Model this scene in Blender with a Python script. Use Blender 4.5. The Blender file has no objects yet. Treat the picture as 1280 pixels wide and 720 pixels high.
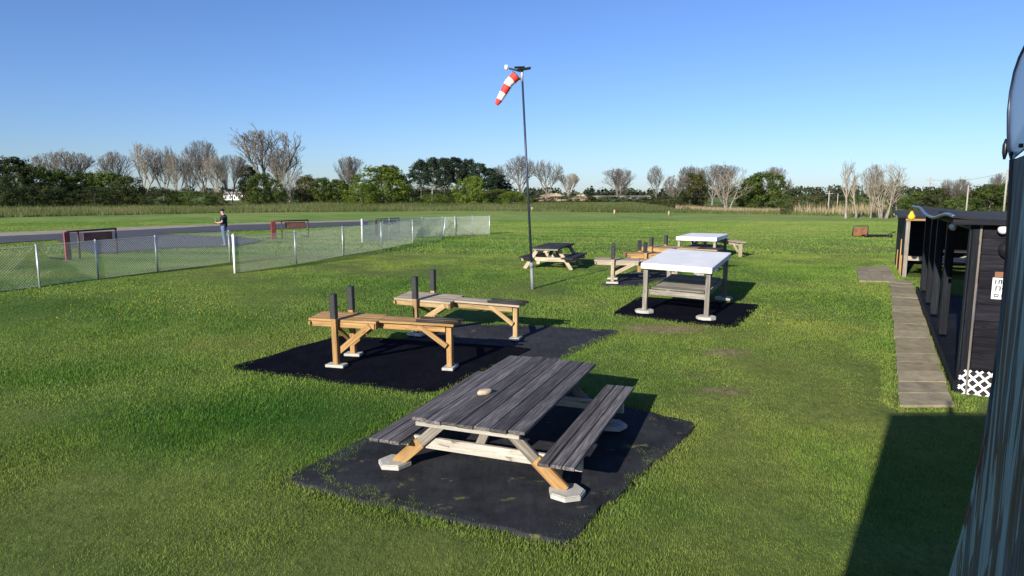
import bpy, bmesh, math, random
import numpy as np
from mathutils import Vector, Matrix, Euler
random.seed(7); rng = np.random.default_rng(11)
R = math.radians
scn = bpy.context.scene

# ------------------------------------------------------------------ camera, sky, sun, exposure
F = 850.0; PITCH = math.atan((360-241)/F); CZ = 3.2
SUN_AZ = R(33.0); SUN_EL = R(20.5)
cam_d = bpy.data.cameras.new('camera'); cam = bpy.data.objects.new('camera', cam_d)
scn.collection.objects.link(cam); scn.camera = cam
cam_d.sensor_width = 36; cam_d.lens = F/1280*36; cam_d.clip_start = .02; cam_d.clip_end = 8000
cam.location = (0, 0, CZ); cam.rotation_euler = (math.pi/2-PITCH, 0, 0)
w = bpy.data.worlds.new('World'); scn.world = w; w.use_nodes = True
nt = w.node_tree
sky = nt.nodes.new('ShaderNodeTexSky'); sky.sky_type = 'NISHITA'; sky.sun_disc = False
sky.sun_elevation = SUN_EL; sky.sun_rotation = math.pi+SUN_AZ
sky.altitude = 200; sky.air_density = 1.0; sky.dust_density = 0.3; sky.ozone_density = 2.5
bg = nt.nodes['Background']; bg.inputs[1].default_value = .087
hs = nt.nodes.new('ShaderNodeHueSaturation'); hs.inputs['Saturation'].default_value = 1.0
mg = nt.nodes.new('ShaderNodeMix'); mg.data_type = 'RGBA'; mg.blend_type = 'MULTIPLY'; mg.inputs[0].default_value = 1; mg.inputs[7].default_value = (.60, .755, 1.12, 1)      # the camera's cool white balance
nt.links.new(sky.outputs[0], hs.inputs['Color']); nt.links.new(hs.outputs[0], mg.inputs[6]); nt.links.new(mg.outputs[2], bg.inputs[0])
sd = bpy.data.lights.new('sun', 'SUN'); sd.energy = 5.0; sd.angle = R(.5); sd.color = (1, .93, .80)
so = bpy.data.objects.new('sun', sd); scn.collection.objects.link(so)
sdir = Vector((math.sin(SUN_AZ)*math.cos(SUN_EL), math.cos(SUN_AZ)*math.cos(SUN_EL), -math.sin(SUN_EL)))
so.rotation_euler = sdir.to_track_quat('-Z', 'Y').to_euler(); so.location = (-20, -30, 25)
scn.view_settings.view_transform = 'Standard'; scn.view_settings.look = 'None'
scn.view_settings.exposure = 0.64; scn.view_settings.gamma = 1
scn.render.engine = 'CYCLES'

# ------------------------------------------------------------------ terrain maths
def sst(a, b, x):
    t = np.clip((np.asarray(x, float)-a)/(b-a), 0, 1); return t*t*(3-2*t)
def gz(x, y):
    x = np.asarray(x, float); y = np.asarray(y, float)
    r = x/np.maximum(np.abs(y), 1)
    return 0.7*sst(6, 21, y) - 5.0*sst(85, 150, y)*sst(.16, .34, r)
def gzf(x, y): return float(gz(x, y))
def ray(px, py):
    u = (px-640)/F; v = (360-py)/F
    return Vector((u, math.cos(PITCH)+v*math.sin(PITCH), -math.sin(PITCH)+v*math.cos(PITCH)))
def G(px, py, dz=0):
    d = ray(px, py); t = .5
    while t < 3000:
        if CZ+d.z*t < gzf(d.x*t, d.y*t): break
        t *= 1.004
    lo, hi = t/1.004, t
    for _ in range(24):
        m = (lo+hi)/2
        if CZ+d.z*m < gzf(d.x*m, d.y*m): hi = m
        else: lo = m
    return Vector((d.x*hi, d.y*hi, CZ+d.z*hi+dz))
def PD(px, py, y):
    d = ray(px, py); t = y/d.y; return Vector((d.x*t, y, CZ+d.z*t))
_lat = rng.random((256, 256))
def vnoise(x, y, s, seed=0):
    x = np.asarray(x, float)/s+seed*17.3+1000; y = np.asarray(y, float)/s+seed*9.7+1000
    xi = np.floor(x).astype(int); yi = np.floor(y).astype(int); fx = x-xi; fy = y-yi
    fx = fx*fx*(3-2*fx); fy = fy*fy*(3-2*fy)
    a = _lat[xi % 256, yi % 256]; b = _lat[(xi+1) % 256, yi % 256]; c = _lat[xi % 256, (yi+1) % 256]; d = _lat[(xi+1) % 256, (yi+1) % 256]
    return (a*(1-fx)+b*fx)*(1-fy)+(c*(1-fx)+d*fx)*fy
def fbm(x, y, s, seed=0, o=3):
    t = 0; a = 1; n = 0
    for i in range(o): t = t+a*vnoise(x, y, s/2**i, seed+i); n += a; a *= .5
    return t/n
def inpoly(x, y, poly):
    x = np.asarray(x); y = np.asarray(y); ins = np.zeros(x.shape, bool); n = len(poly)
    for i in range(n):
        x1, y1 = poly[i][0], poly[i][1]; x2, y2 = poly[(i+1) % n][0], poly[(i+1) % n][1]
        if y1 == y2: continue
        c = ((y1 > y) != (y2 > y)) & (x < (x2-x1)*(y-y1)/(y2-y1)+x1); ins ^= c
    return ins
def edgedist(x, y, poly):
    d = np.full(np.shape(x), 1e9); n = len(poly)
    for i in range(n):
        a = np.array(poly[i][:2]); b = np.array(poly[(i+1) % n][:2]); ab = b-a
        t = np.clip(((x-a[0])*ab[0]+(y-a[1])*ab[1])/(ab@ab), 0, 1)
        d = np.minimum(d, np.hypot(x-a[0]-t*ab[0], y-a[1]-t*ab[1]))
    return d

# ------------------------------------------------------------------ objects / tagging
def tag(o, label=None, cat=None, group=None, kind=None):
    if label: o['label'] = label
    if cat: o['category'] = cat
    if group: o['group'] = group
    if kind: o['kind'] = kind
    return o
def empty(name, loc, label, cat, group=None, rot=(0, 0, 0), scale=1):
    o = bpy.data.objects.new(name, None); scn.collection.objects.link(o)
    o.location = loc; o.rotation_euler = rot; o.scale = (scale,)*3 if not hasattr(scale, '__len__') else scale
    o.empty_display_size = .2
    return tag(o, label, cat, group)
def copy_tree(o, parent=None):
    c = o.copy(); scn.collection.objects.link(c); c.parent = parent
    for ch in o.children: copy_tree(ch, c)
    return c

class MB:
    """mesh builder: per-vertex grain coordinates ('gr') and a per-piece random number ('rnd')"""
    def __init__(s): s.v = []; s.f = []; s.g = []; s.r = []; s.smooth = []
    def add(s, vs, fs, gr=None, rnd=None, smooth=False):
        o = len(s.v); rnd = random.random() if rnd is None else rnd
        off = Vector((random.uniform(0, 50), random.uniform(0, 50), random.uniform(0, 50)))
        for i, v in enumerate(vs):
            s.v.append(tuple(v)); gg = (gr[i] if gr else v); s.g.append(tuple(Vector(gg)+off)); s.r.append(rnd)
        for f in fs: s.f.append([o+i for i in f]); s.smooth.append(smooth)
        return s
    def box(s, c, size, rot=None, ch=.004, rnd=None):
        """chamfered box; size = full extents, rot = Matrix 3x3"""
        hx, hy, hz = [a/2 for a in size]; ch = min(ch, hx*.45, hy*.45, hz*.45)
        L = max(range(3), key=lambda i: size[i]); order = [L]+[i for i in range(3) if i != L]
        vs = []; idx = {}
        for sx in (-1, 1):
            for sy in (-1, 1):
                for sz in (-1, 1):
                    for ax in range(3):
                        p = [sx*(hx-(0 if ax == 0 else ch)), sy*(hy-(0 if ax == 1 else ch)), sz*(hz-(0 if ax == 2 else ch))]
                        idx[(sx, sy, sz, ax)] = len(vs); vs.append(Vector(p))
        fs = []
        def q(ks): fs.append([idx[k] for k in ks])
        for sg in (-1, 1):
            for ax in range(3):
                ks = []
                for a, b in ((-1, -1), (1, -1), (1, 1), (-1, 1)):
                    c3 = [0, 0, 0]; c3[ax] = sg; c3[(ax+1) % 3] = a; c3[(ax+2) % 3] = b; ks.append((*c3, ax))
                if sg < 0: ks.reverse()
                q(ks)
        for ax in range(3):
            a1, a2 = (ax+1) % 3, (ax+2) % 3
            for s1 in (-1, 1):
                for s2 in (-1, 1):
                    def k(sa, on):
                        c3 = [0, 0, 0]; c3[ax] = sa; c3[a1] = s1; c3[a2] = s2; return (*c3, on)
                    ks = [k(-1, a1), k(1, a1), k(1, a2), k(-1, a2)]
                    if s1*s2 > 0: ks.reverse()
                    q(ks)
        for sx in (-1, 1):
            for sy in (-1, 1):
                for sz in (-1, 1):
                    ks = [(sx, sy, sz, 0), (sx, sy, sz, 1), (sx, sy, sz, 2)]
                    if sx*sy*sz < 0: ks.reverse()
                    q(ks)
        gr = [Vector((v[order[0]], v[order[1]], v[order[2]])) for v in vs]
        M = rot if rot is not None else Matrix.Identity(3)
        s.add([M@v+Vector(c) for v in vs], fs, gr, rnd); return s
    def bar(s, a, b, wd, th, up=(0, 0, 1), ch=.004, rnd=None):
        """rectangular bar from a to b; th measured along 'up', wd across"""
        a = Vector(a); b = Vector(b); x = (b-a); L = x.length; x.normalize()
        up = Vector(up); y = up.cross(x)
        if y.length < 1e-4: y = Vector((0, 1, 0)).cross(x)
        y.normalize(); z = x.cross(y)
        M = Matrix((x, y, z)).transposed()
        return s.box((a+b)/2, (L, wd, th), M, ch, rnd)
    def tube(s, pts, rad, n=8, caps=True, smooth=True):
        pts = [Vector(p) for p in pts]; rs = rad if hasattr(rad, '__len__') else [rad]*len(pts)
        vs = []; fs = []; gr = []; l = 0; u = None
        for i, p in enumerate(pts):
            d = (pts[min(i+1, len(pts)-1)]-pts[max(i-1, 0)]).normalized()
            if u is None: u = d.orthogonal().normalized()
            u = (u-d*u.dot(d)).normalized(); v = d.cross(u)
            if i: l += (p-pts[i-1]).length
            for k in range(n):
                a = 2*math.pi*k/n; vs.append(p+(u*math.cos(a)+v*math.sin(a))*rs[i]); gr.append(Vector((l, rs[i]*math.cos(a), rs[i]*math.sin(a))))
        for i in range(len(pts)-1):
            for k in range(n):
                fs.append([i*n+k, i*n+(k+1) % n, (i+1)*n+(k+1) % n, (i+1)*n+k])
        if caps: fs.append(list(range(n))[::-1]); fs.append([(len(pts)-1)*n+k for k in range(n)])
        s.add(vs, fs, gr, smooth=smooth); return s
    def prism(s, poly, z0, z1, M=None):
        """poly (x,y) extruded z0..z1, optional 4x4"""
        n = len(poly); vs = [Vector((p[0], p[1], z0)) for p in poly]+[Vector((p[0], p[1], z1)) for p in poly]
        area = sum(poly[i][0]*poly[(i+1) % n][1]-poly[(i+1) % n][0]*poly[i][1] for i in range(n))
        fs = [[i, (i+1) % n, n+(i+1) % n, n+i] for i in range(n)]+[list(range(n))[::-1], [n+i for i in range(n)]]
        if area < 0: fs = [f[::-1] for f in fs]
        g = [v.copy() for v in vs]
        if M: vs = [M@v for v in vs]
        s.add(vs, fs, g); return s
    def build(s, name, mat, parent=None, label=None):
        me = bpy.data.meshes.new(name); me.from_pydata(s.v, [], s.f)
        a = me.attributes.new('gr', 'FLOAT_VECTOR', 'POINT'); a.data.foreach_set('vector', np.array(s.g, np.float32).ravel())
        a = me.attributes.new('rnd', 'FLOAT', 'POINT'); a.data.foreach_set('value', np.array(s.r, np.float32))
        me.polygons.foreach_set('use_smooth', s.smooth)
        me.materials.append(mat); me.update()
        o = bpy.data.objects.new(name, me); scn.collection.objects.link(o); o.parent = parent
        if label: o['label'] = label
        return o

def np_mesh(name, verts, faces_flat, nper, mat, parent=None, attrs=None, smooth=False):
    me = bpy.data.meshes.new(name); n = len(faces_flat)//nper
    me.vertices.add(len(verts)); me.vertices.foreach_set('co', np.asarray(verts, np.float32).ravel())
    me.loops.add(len(faces_flat)); me.loops.foreach_set('vertex_index', np.asarray(faces_flat, np.int32))
    me.polygons.add(n); me.polygons.foreach_set('loop_start', np.arange(0, n*nper, nper, dtype=np.int32))
    me.polygons.foreach_set('loop_total', np.full(n, nper, np.int32))
    if smooth: me.polygons.foreach_set('use_smooth', np.ones(n, bool))
    for k, a in (attrs or {}).items():
        t = me.attributes.new(k, 'FLOAT', 'POINT'); t.data.foreach_set('value', np.asarray(a, np.float32))
    me.update(calc_edges=True); me.materials.append(mat)
    o = bpy.data.objects.new(name, me); scn.collection.objects.link(o); o.parent = parent
    return o

# ------------------------------------------------------------------ materials
def newmat(name):
    m = bpy.data.materials.new(name); m.use_nodes = True
    return m, m.node_tree, m.node_tree.nodes['Principled BSDF']
def N(t, typ, **kw):
    n = t.nodes.new(typ)
    for k, v in kw.items():
        if k.startswith('i_'):
            key = k[2:]; key = int(key) if key.isdigit() else key
            n.inputs[key].default_value = v
        else: setattr(n, k, v)
    return n
def ramp(t, fac, stops):
    r = t.nodes.new('ShaderNodeValToRGB'); t.links.new(fac, r.inputs[0]); e = r.color_ramp.elements
    while len(e) < len(stops): e.new(.5)
    for i, (p, c) in enumerate(stops):
        e[i].position = p; e[i].color = (*c, 1) if hasattr(c, '__len__') else (c, c, c, 1)
    return r.outputs[0]
def mixc(t, fac, a, b, mode='MIX'):
    m = t.nodes.new('ShaderNodeMix'); m.data_type = 'RGBA'; m.blend_type = mode
    for s, v in ((0, fac), (6, a), (7, b)):
        if hasattr(v, 'is_output') or isinstance(v, bpy.types.NodeSocket): t.links.new(v, m.inputs[s])
        else: m.inputs[s].default_value = (*v, 1) if hasattr(v, '__len__') else v
    return m.outputs[2]
def noise(t, vec, scale, detail=4, rough=.6, dist=0):
    n = N(t, 'ShaderNodeTexNoise'); n.inputs['Scale'].default_value = scale; n.inputs['Detail'].default_value = detail
    n.inputs['Roughness'].default_value = rough; n.inputs['Distortion'].default_value = dist
    if vec is not None: t.links.new(vec, n.inputs['Vector'])
    return n.outputs['Fac']
def mapping(t, vec, sc, loc=(0, 0, 0)):
    n = N(t, 'ShaderNodeMapping'); n.inputs['Scale'].default_value = sc; n.inputs['Location'].default_value = loc; t.links.new(vec, n.inputs['Vector']); return n.outputs[0]
def attr(t, name, out='Fac'):
    n = N(t, 'ShaderNodeAttribute'); n.attribute_name = name; return n.outputs[out]
def bump(t, b, h, strength=.4, dist=.01):
    n = N(t, 'ShaderNodeBump'); n.inputs['Strength'].default_value = strength; n.inputs['Distance'].default_value = dist
    t.links.new(h, n.inputs['Height']); t.links.new(n.outputs[0], b.inputs['Normal'])
def wood(name, dark, mid, light, grain=28, rough=.8, wear=None, wearamt=.5, bs=.5, var=.35, spec=.3):
    m, t, b = newmat(name); g = attr(t, 'gr', 'Vector')
    f = noise(t, mapping(t, g, (1.6, grain, grain)), 1.0, 6, .65, .6)
    c = ramp(t, f, [(.28, dark), (.5, mid), (.72, light)])
    r = attr(t, 'rnd')
    k = N(t, 'ShaderNodeMapRange', i_3=1-var, i_4=1+var*.6); t.links.new(r, k.inputs[0])
    c = mixc(t, 1.0, c, k.outputs[0], 'MULTIPLY')
    if wear:
        wf = noise(t, mapping(t, g, (3, 14, 14)), 1.0, 5, .7)
        c = mixc(t, ramp(t, wf, [(wearamt, 0.), (wearamt+.06, 1.)]), c, wear)
    kn = N(t, 'ShaderNodeTexVoronoi'); kn.inputs['Scale'].default_value = 1.0; t.links.new(mapping(t, g, (2.3, 9, 9)), kn.inputs['Vector'])
    c = mixc(t, ramp(t, kn.outputs['Distance'], [(.06, .75), (.13, 0.)]), c, tuple(v*.35 for v in mid))
    bl = noise(t, g, 2.5, 3); c = mixc(t, .5, c, ramp(t, bl, [(.3, .55), (.7, 1.)]), 'MULTIPLY')
    t.links.new(c, b.inputs['Base Color']); b.inputs['Roughness'].default_value = rough; b.inputs['Specular IOR Level'].default_value = spec
    bump(t, b, f, bs, .006); return m
def plain(name, col, rough=.6, metal=0, var=.15, scale=6, bs=0, coords='gr'):
    m, t, b = newmat(name); g = attr(t, 'gr', 'Vector')
    f = noise(t, g, scale, 5)
    lo = tuple(c*(1-var) for c in col); hi = tuple(min(1, c*(1+var)) for c in col)
    t.links.new(ramp(t, f, [(.3, lo), (.7, hi)]), b.inputs['Base Color'])
    b.inputs['Roughness'].default_value = rough; b.inputs['Metallic'].default_value = metal
    if bs: bump(t, b, noise(t, g, scale*6, 4), bs, .005)
    return m
M = {}
M['deck'] = wood('weathered_deck_wood', (.028, .025, .026), (.110, .099, .098), (.29, .27, .26), 40, .8, bs=1.2, var=.4)
M['deck_dark'] = wood('dark_weathered_plank', (.018, .018, .022), (.045, .044, .050), (.10, .098, .10), 34, .8, spec=.1)
M['grey_wood'] = wood('weathered_grey_wood', (.12, .105, .085), (.27, .24, .20), (.42, .39, .34), 30)
M['orange_wood'] = wood('treated_orange_wood', (.26, .13, .045), (.43, .25, .095), (.57, .37, .165), 26, .65, bs=.25, var=.2)
M['tan_wood'] = wood('tan_treated_wood', (.25, .15, .06), (.42, .28, .13), (.55, .41, .22), 26, .7, bs=.25, var=.25)
M['pale_wood'] = wood('sun_bleached_wood', (.24, .18, .12), (.44, .36, .26), (.60, .52, .41), 26, .7, bs=.3, var=.2)
M['worn_white'] = wood('worn_white_paint', (.28, .26, .22), (.43, .40, .345), (.54, .51, .45), 22, .7, wear=(.20, .15, .10), wearamt=.57)
M['dark_wood'] = wood('dark_painted_wood', (.005, .006, .009), (.010, .012, .018), (.025, .029, .038), 30, .6, var=.3, spec=.12)
M['siding'] = wood('dark_stained_siding', (.007, .007, .010), (.014, .0135, .019), (.030, .028, .033), 20, .7, bs=.9, spec=.08)
M['edge_wood'] = wood('bare_grey_edge_wood', (.06, .05, .045), (.14, .12, .105), (.27, .23, .19), 30)
M['white'] = plain('white_painted_top', (.78, .77, .75), .55, var=.09, scale=2.2)
M['concrete'] = plain('concrete', (.42, .41, .37), .9, var=.25, scale=9, bs=.4)
M['paver'] = None
M['sleeve'] = plain('black_rubber_sleeve', (.020, .021, .026), .6, var=.3, scale=12)
M['foam'] = plain('black_foam', (.016, .016, .018), .7)
M['galv'] = plain('galvanised_steel', (.55, .57, .58), .45, .5, var=.1)
M['dullpipe'] = plain('dull_grey_pipe', (.22, .23, .24), .7, .2)
M['wire'] = plain('galvanised_wire', (.54, .57, .53), .5, .2, var=.1)
M['net'] = plain('pale_net', (.52, .56, .50), .7, 0, var=.1)
M['whitepost'] = plain('white_painted_post', (.82, .82, .82), .5, var=.05)
M['blackmetal'] = plain('black_painted_metal', (.018, .018, .024), .4, .3)
M['polepaint'] = plain('dark_blue_grey_pole', (.035, .045, .075), .4, .4)
M['sockred'] = plain('windsock_red', (.72, .045, .03), .7, var=.1)
M['sockwhite'] = plain('windsock_white', (.85, .83, .80), .7, var=.05)
M['maroon'] = plain('dark_maroon_frame', (.055, .018, .018), .5)
M['redpanel'] = plain('faded_red_panel', (.30, .05, .05), .7, var=.25, scale=4)
M['redmesh'] = plain('brown_red_board', (.24, .085, .065), .8, var=.3, scale=3)
M['rust'] = plain('orange_brown_board', (.20, .085, .038), .8, var=.3, scale=4)
M['roof'] = plain('dark_roofing', (.012, .013, .019), .95, var=.3, scale=4)
M['rooftrim'] = plain('grey_blue_metal_trim', (.10, .13, .19), .35, .4, var=.2)
M['yellow'] = plain('yellow_plastic', (.75, .48, .02), .4)
M['stone'] = plain('tan_stone', (.46, .38, .26), .9, var=.25, scale=20, bs=.5)
M['glassw'] = plain('white_globe', (.65, .68, .70), .15)
M['black'] = plain('black_plastic', (.01, .01, .012), .4)
M['bark'] = wood('bark', (.05, .042, .036), (.11, .095, .08), (.19, .17, .145), 12, .9)
M['palebark'] = wood('pale_bark', (.16, .14, .12), (.30, .27, .235), (.44, .41, .36), 12, .9)
M['twig'] = plain('twigs', (.155, .135, .115), .9, var=.25, scale=1)
M['paletwig'] = plain('pale_twigs', (.25, .215, .165), .9, var=.2, scale=1)
M['sand'] = plain('sand', (.50, .38, .25), .95, var=.15, scale=.4)
M['utility'] = plain('pale_utility_pole', (.33, .31, .28), .8, var=.1)
def leafmat(name, a, b_, c, trans=.38):
    m, t, b = newmat(name); r = attr(t, 'tint')
    oi = N(t, 'ShaderNodeObjectInfo')
    col = ramp(t, r, [(0., a), (.5, b_), (1., c)])
    k = N(t, 'ShaderNodeMapRange', i_3=.8, i_4=1.2); t.links.new(oi.outputs['Random'], k.inputs[0])
    col = mixc(t, 1., col, k.outputs[0], 'MULTIPLY')
    t.links.new(col, b.inputs['Base Color']); b.inputs['Roughness'].default_value = .7
    b.inputs['Specular IOR Level'].default_value = .25
    tr = N(t, 'ShaderNodeBsdfTranslucent'); t.links.new(col, tr.inputs[0]); mx = N(t, 'ShaderNodeMixShader'); mx.inputs[0].default_value = trans
    t.links.new(b.outputs[0], mx.inputs[1]); t.links.new(tr.outputs[0], mx.inputs[2])
    t.links.new(mx.outputs[0], t.nodes['Material Output'].inputs[0]); return m
M['leaf_green'] = leafmat('green_leaves', (.028, .048, .012), (.078, .115, .023), (.15, .19, .04))
M['leaf_light'] = leafmat('fresh_light_leaves', (.06, .092, .012), (.125, .175, .022), (.20, .25, .038))
M['leaf_dark'] = leafmat('dark_leaves', (.022, .034, .013), (.060, .078, .024), (.115, .135, .040))
M['leaf_olive'] = leafmat('olive_leaves', (.045, .052, .017), (.09, .095, .028), (.14, .14, .045))
M['needles'] = leafmat('pine_needles', (.008, .015, .009), (.018, .033, .016), (.036, .056, .025), .1)
M['far_leaf'] = leafmat('far_woods', (.022, .032, .016), (.042, .054, .024), (.075, .075, .040), .1)
M['weed'] = leafmat('meadow_weeds', (.052, .075, .018), (.10, .125, .035), (.22, .19, .10))
M['reed'] = leafmat('dry_reeds', (.22, .16, .09), (.36, .28, .165), (.48, .39, .25), .2)

def grass_color(t, lush, dirt, tint=None):
    """shared lawn colour from the painted-in lushness (real growth differences) and bare soil"""
    geo = N(t, 'ShaderNodeNewGeometry').outputs['Position']
    n1 = noise(t, geo, .35, 5, .6); n2 = noise(t, geo, 2.2, 4, .6)
    c = ramp(t, lush, [(0., (.130, .160, .040)), (.35, (.100, .148, .034)), (.6, (.072, .124, .024)), (1., (.033, .088, .012))])
    c = mixc(t, .55, c, ramp(t, n1, [(.3, (.70, .72, .6)), (.5, (1., 1., 1.)), (.7, (1.28, 1.18, 1.1))]), 'MULTIPLY')
    c = mixc(t, .6, c, ramp(t, n2, [(.3, (.72, .75, .7)), (.7, (1.2, 1.15, 1.2))]), 'MULTIPLY')
    if tint is not None: c = mixc(t, .8, c, ramp(t, tint, [(0., (.55, .62, .5)), (.5, (1., 1., 1.)), (.9, (1.5, 1.35, 1.2)), (1., (2.2, 1.7, 1.9))]), 'MULTIPLY')
    return c, geo
def make_ground():
    m, t, b = newmat('lawn_ground')
    lush = attr(t, 'lush'); dirt = attr(t, 'dirt')
    c, geo = grass_color(t, lush, dirt)
    f = noise(t, mapping(t, geo, (1, .5, 1)), 14, 5, .75); f2 = noise(t, geo, 55, 3, .7)
    c = mixc(t, .75, c, ramp(t, f, [(.3, .48), (.5, .9), (.72, 1.35)]), 'MULTIPLY')
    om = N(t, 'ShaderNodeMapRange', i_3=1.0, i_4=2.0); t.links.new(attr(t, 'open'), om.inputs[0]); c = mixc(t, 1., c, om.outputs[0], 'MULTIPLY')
    soil = ramp(t, noise(t, geo, 9, 5), [(.3, (.12, .088, .05)), (.7, (.25, .20, .12))])
    dn = noise(t, geo, 6, 5, .7); mm = N(t, 'ShaderNodeMath', operation='ADD'); t.links.new(dirt, mm.inputs[0]); t.links.new(dn, mm.inputs[1])
    c = mixc(t, ramp(t, mm.outputs[0], [(.82, 0.), (1.1, 1.)]), c, soil)
    t.links.new(c, b.inputs['Base Color']); b.inputs['Roughness'].default_value = .95; b.inputs['Specular IOR Level'].default_value = .1
    bump(t, b, f, .5, .05); return m
M['ground'] = make_ground()
def make_blade():
    m, t, b = newmat('grass_blades'); c, geo = grass_color(t, attr(t, 'lush'), None, attr(t, 'tint'))
    c = mixc(t, 1.0, c, (1.62, 1.80, 1.32), 'MULTIPLY')
    dry = attr(t, 'dry'); c = mixc(t, dry, c, (.33, .27, .13))
    t.links.new(c, b.inputs['Base Color']); b.inputs['Roughness'].default_value = .6; b.inputs['Specular IOR Level'].default_value = .25
    tr = N(t, 'ShaderNodeBsdfTranslucent'); t.links.new(c, tr.inputs[0]); mx = N(t, 'ShaderNodeMixShader'); mx.inputs[0].default_value = .3
    t.links.new(b.outputs[0], mx.inputs[1]); t.links.new(tr.outputs[0], mx.inputs[2]); t.links.new(mx.outputs[0], t.nodes['Material Output'].inputs[0])
    return m
M['blade'] = make_blade()
def make_mat(name, base, hi, moss, spec=.12):
    m, t, b = newmat(name); geo = N(t, 'ShaderNodeNewGeometry').outputs['Position']
    f = noise(t, geo, 1.6, 6, .65); s = noise(t, mapping(t, geo, (14, 2.2, 1)), 1, 6, .7)
    c = ramp(t, f, [(.3, base), (.75, hi)]); c = mixc(t, .5, c, ramp(t, s, [(.3, .55), (.7, 1.5)]), 'MULTIPLY')
    sp = noise(t, geo, 60, 2); c = mixc(t, ramp(t, sp, [(.70, 0.), (.76, .35)]), c, (.25, .22, .15))
    g = noise(t, mapping(t, geo, (1, 1.6, 1), (3.1, 7.7, 0)), 1.9, 7, .72)
    c = mixc(t, ramp(t, g, [(moss, 0.), (moss+.05, .85)]), c, (.13, .13, .055))
    t.links.new(c, b.inputs['Base Color']); b.inputs['Roughness'].default_value = .9; b.inputs['Specular IOR Level'].default_value = spec
    bump(t, b, noise(t, geo, 5, 5), .6, .02); return m
M['mat_worn'] = make_mat('worn_rubber_mat', (.012, .013, .017), (.044, .046, .052), .600)
M['mat_black'] = make_mat('black_rubber_mat', (.003, .0035, .007), (.008, .0085, .013), .95, .02)
M['mat_grey'] = make_mat('old_grey_mat', (.018, .019, .025), (.046, .047, .055), .62)
def make_paver():
    m, t, b = newmat('paver_concrete'); g = attr(t, 'gr', 'Vector'); r = attr(t, 'rnd')
    c = ramp(t, r, [(0., (.225, .185, .115)), (.5, (.265, .225, .145)), (1., (.31, .265, .175))])
    f = noise(t, g, 5, 6, .7); c = mixc(t, .8, c, ramp(t, f, [(.3, .55), (.7, 1.25)]), 'MULTIPLY')
    f2 = noise(t, g, 2.2, 5, .7); c = mixc(t, ramp(t, f2, [(.55, 0.), (.7, .6)]), c, (.10, .095, .06))
    t.links.new(c, b.inputs['Base Color']); b.inputs['Roughness'].default_value = .95
    bump(t, b, noise(t, g, 40, 4), .4, .004); return m
M['paver'] = make_paver()
def make_geo(name, stops, scale, rough=.9, detail=6):
    m, t, b = newmat(name); geo = N(t, 'ShaderNodeNewGeometry').outputs['Position']
    t.links.new(ramp(t, noise(t, geo, scale, detail, .65), stops), b.inputs['Base Color']); b.inputs['Roughness'].default_value = rough
    bump(t, b, noise(t, geo, 20, 4), .3, .01); return m
M['tarmac'] = make_geo('runway_tarmac', [(.3, (.038, .040, .050)), (.7, (.070, .070, .080))], .8)
M['gravel'] = make_geo('runway_edge_gravel', [(.3, (.25, .20, .155)), (.7, (.40, .34, .27))], 1.2)
def make_peeling():
    m, t, b = newmat('peeling_painted_boards'); g = attr(t, 'gr', 'Vector')
    wv = noise(t, mapping(t, g, (.9, 16, 1)), 1, 3, .5, .8)
    w2 = noise(t, mapping(t, g, (2.5, 60, 1)), 1, 5, .65, 1.2)
    c = ramp(t, w2, [(.3, (.015, .018, .02)), (.5, (.07, .095, .12)), (.7, (.17, .21, .24))])
    bare = ramp(t, w2, [(.3, (.05, .032, .022)), (.6, (.14, .095, .068)), (.8, (.22, .18, .14))])
    teal = (.24, .34, .36)
    c = mixc(t, ramp(t, wv, [(.44, 0.), (.46, 1.)]), c, bare)
    c = mixc(t, ramp(t, wv, [(.53, 0.), (.545, 1.)]), c, teal)
    c = mixc(t, .7, c, ramp(t, w2, [(.25, .35), (.55, 1.2)]), 'MULTIPLY')
    c = mixc(t, 1., c, (.95, .98, .95), 'MULTIPLY')
    t.links.new(c, b.inputs['Base Color']); b.inputs['Roughness'].default_value = .6; b.inputs['Specular IOR Level'].default_value = .25
    bump(t, b, w2, .9, .01); return m
M['peeling'] = make_peeling()

# ------------------------------------------------------------------ layout polygons (world)
def quad(*ps): return [G(*p) for p in ps]
MAT_A = quad((352, 601), (708, 682), (872, 530), (612, 468))       # picnic table mat
MAT_B = quad((285, 460), (540, 493), (668, 436), (424, 420))       # black mat under the orange bench
MAT_C = quad((470, 438), (672, 462), (778, 413), (556, 402))       # older grey mat
MAT_D = quad((765, 392), (918, 410), (951, 381), (798, 371))       # white table mat
MAT_E = quad((748, 357), (800, 358), (862, 342), (792, 338))       # small mat behind
MATS = [MAT_A, MAT_B, MAT_C, MAT_D, MAT_E]
PATH = quad((1125, 508), (1193, 508), (1139, 352), (1112, 350.5))
PATIO = quad((1075, 352), (1122, 353), (1110, 333), (1068, 335))
RUNWAY = [(-46, 40), *[tuple(G(*p)[:2]) for p in ((-60, 299), (150, 289), (300, 281.5), (460, 277))], *[tuple(G(*p)[:2]) for p in ((458, 281.5), (330, 288), (190, 293), (60, 301), (-60, 309))]][1:]
APRON = [tuple(G(*p)[:2]) for p in ((70, 300.5), (190, 293), (300, 297), (330, 301), (300, 308), (215, 311), (120, 318), (90, 310))]

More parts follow.
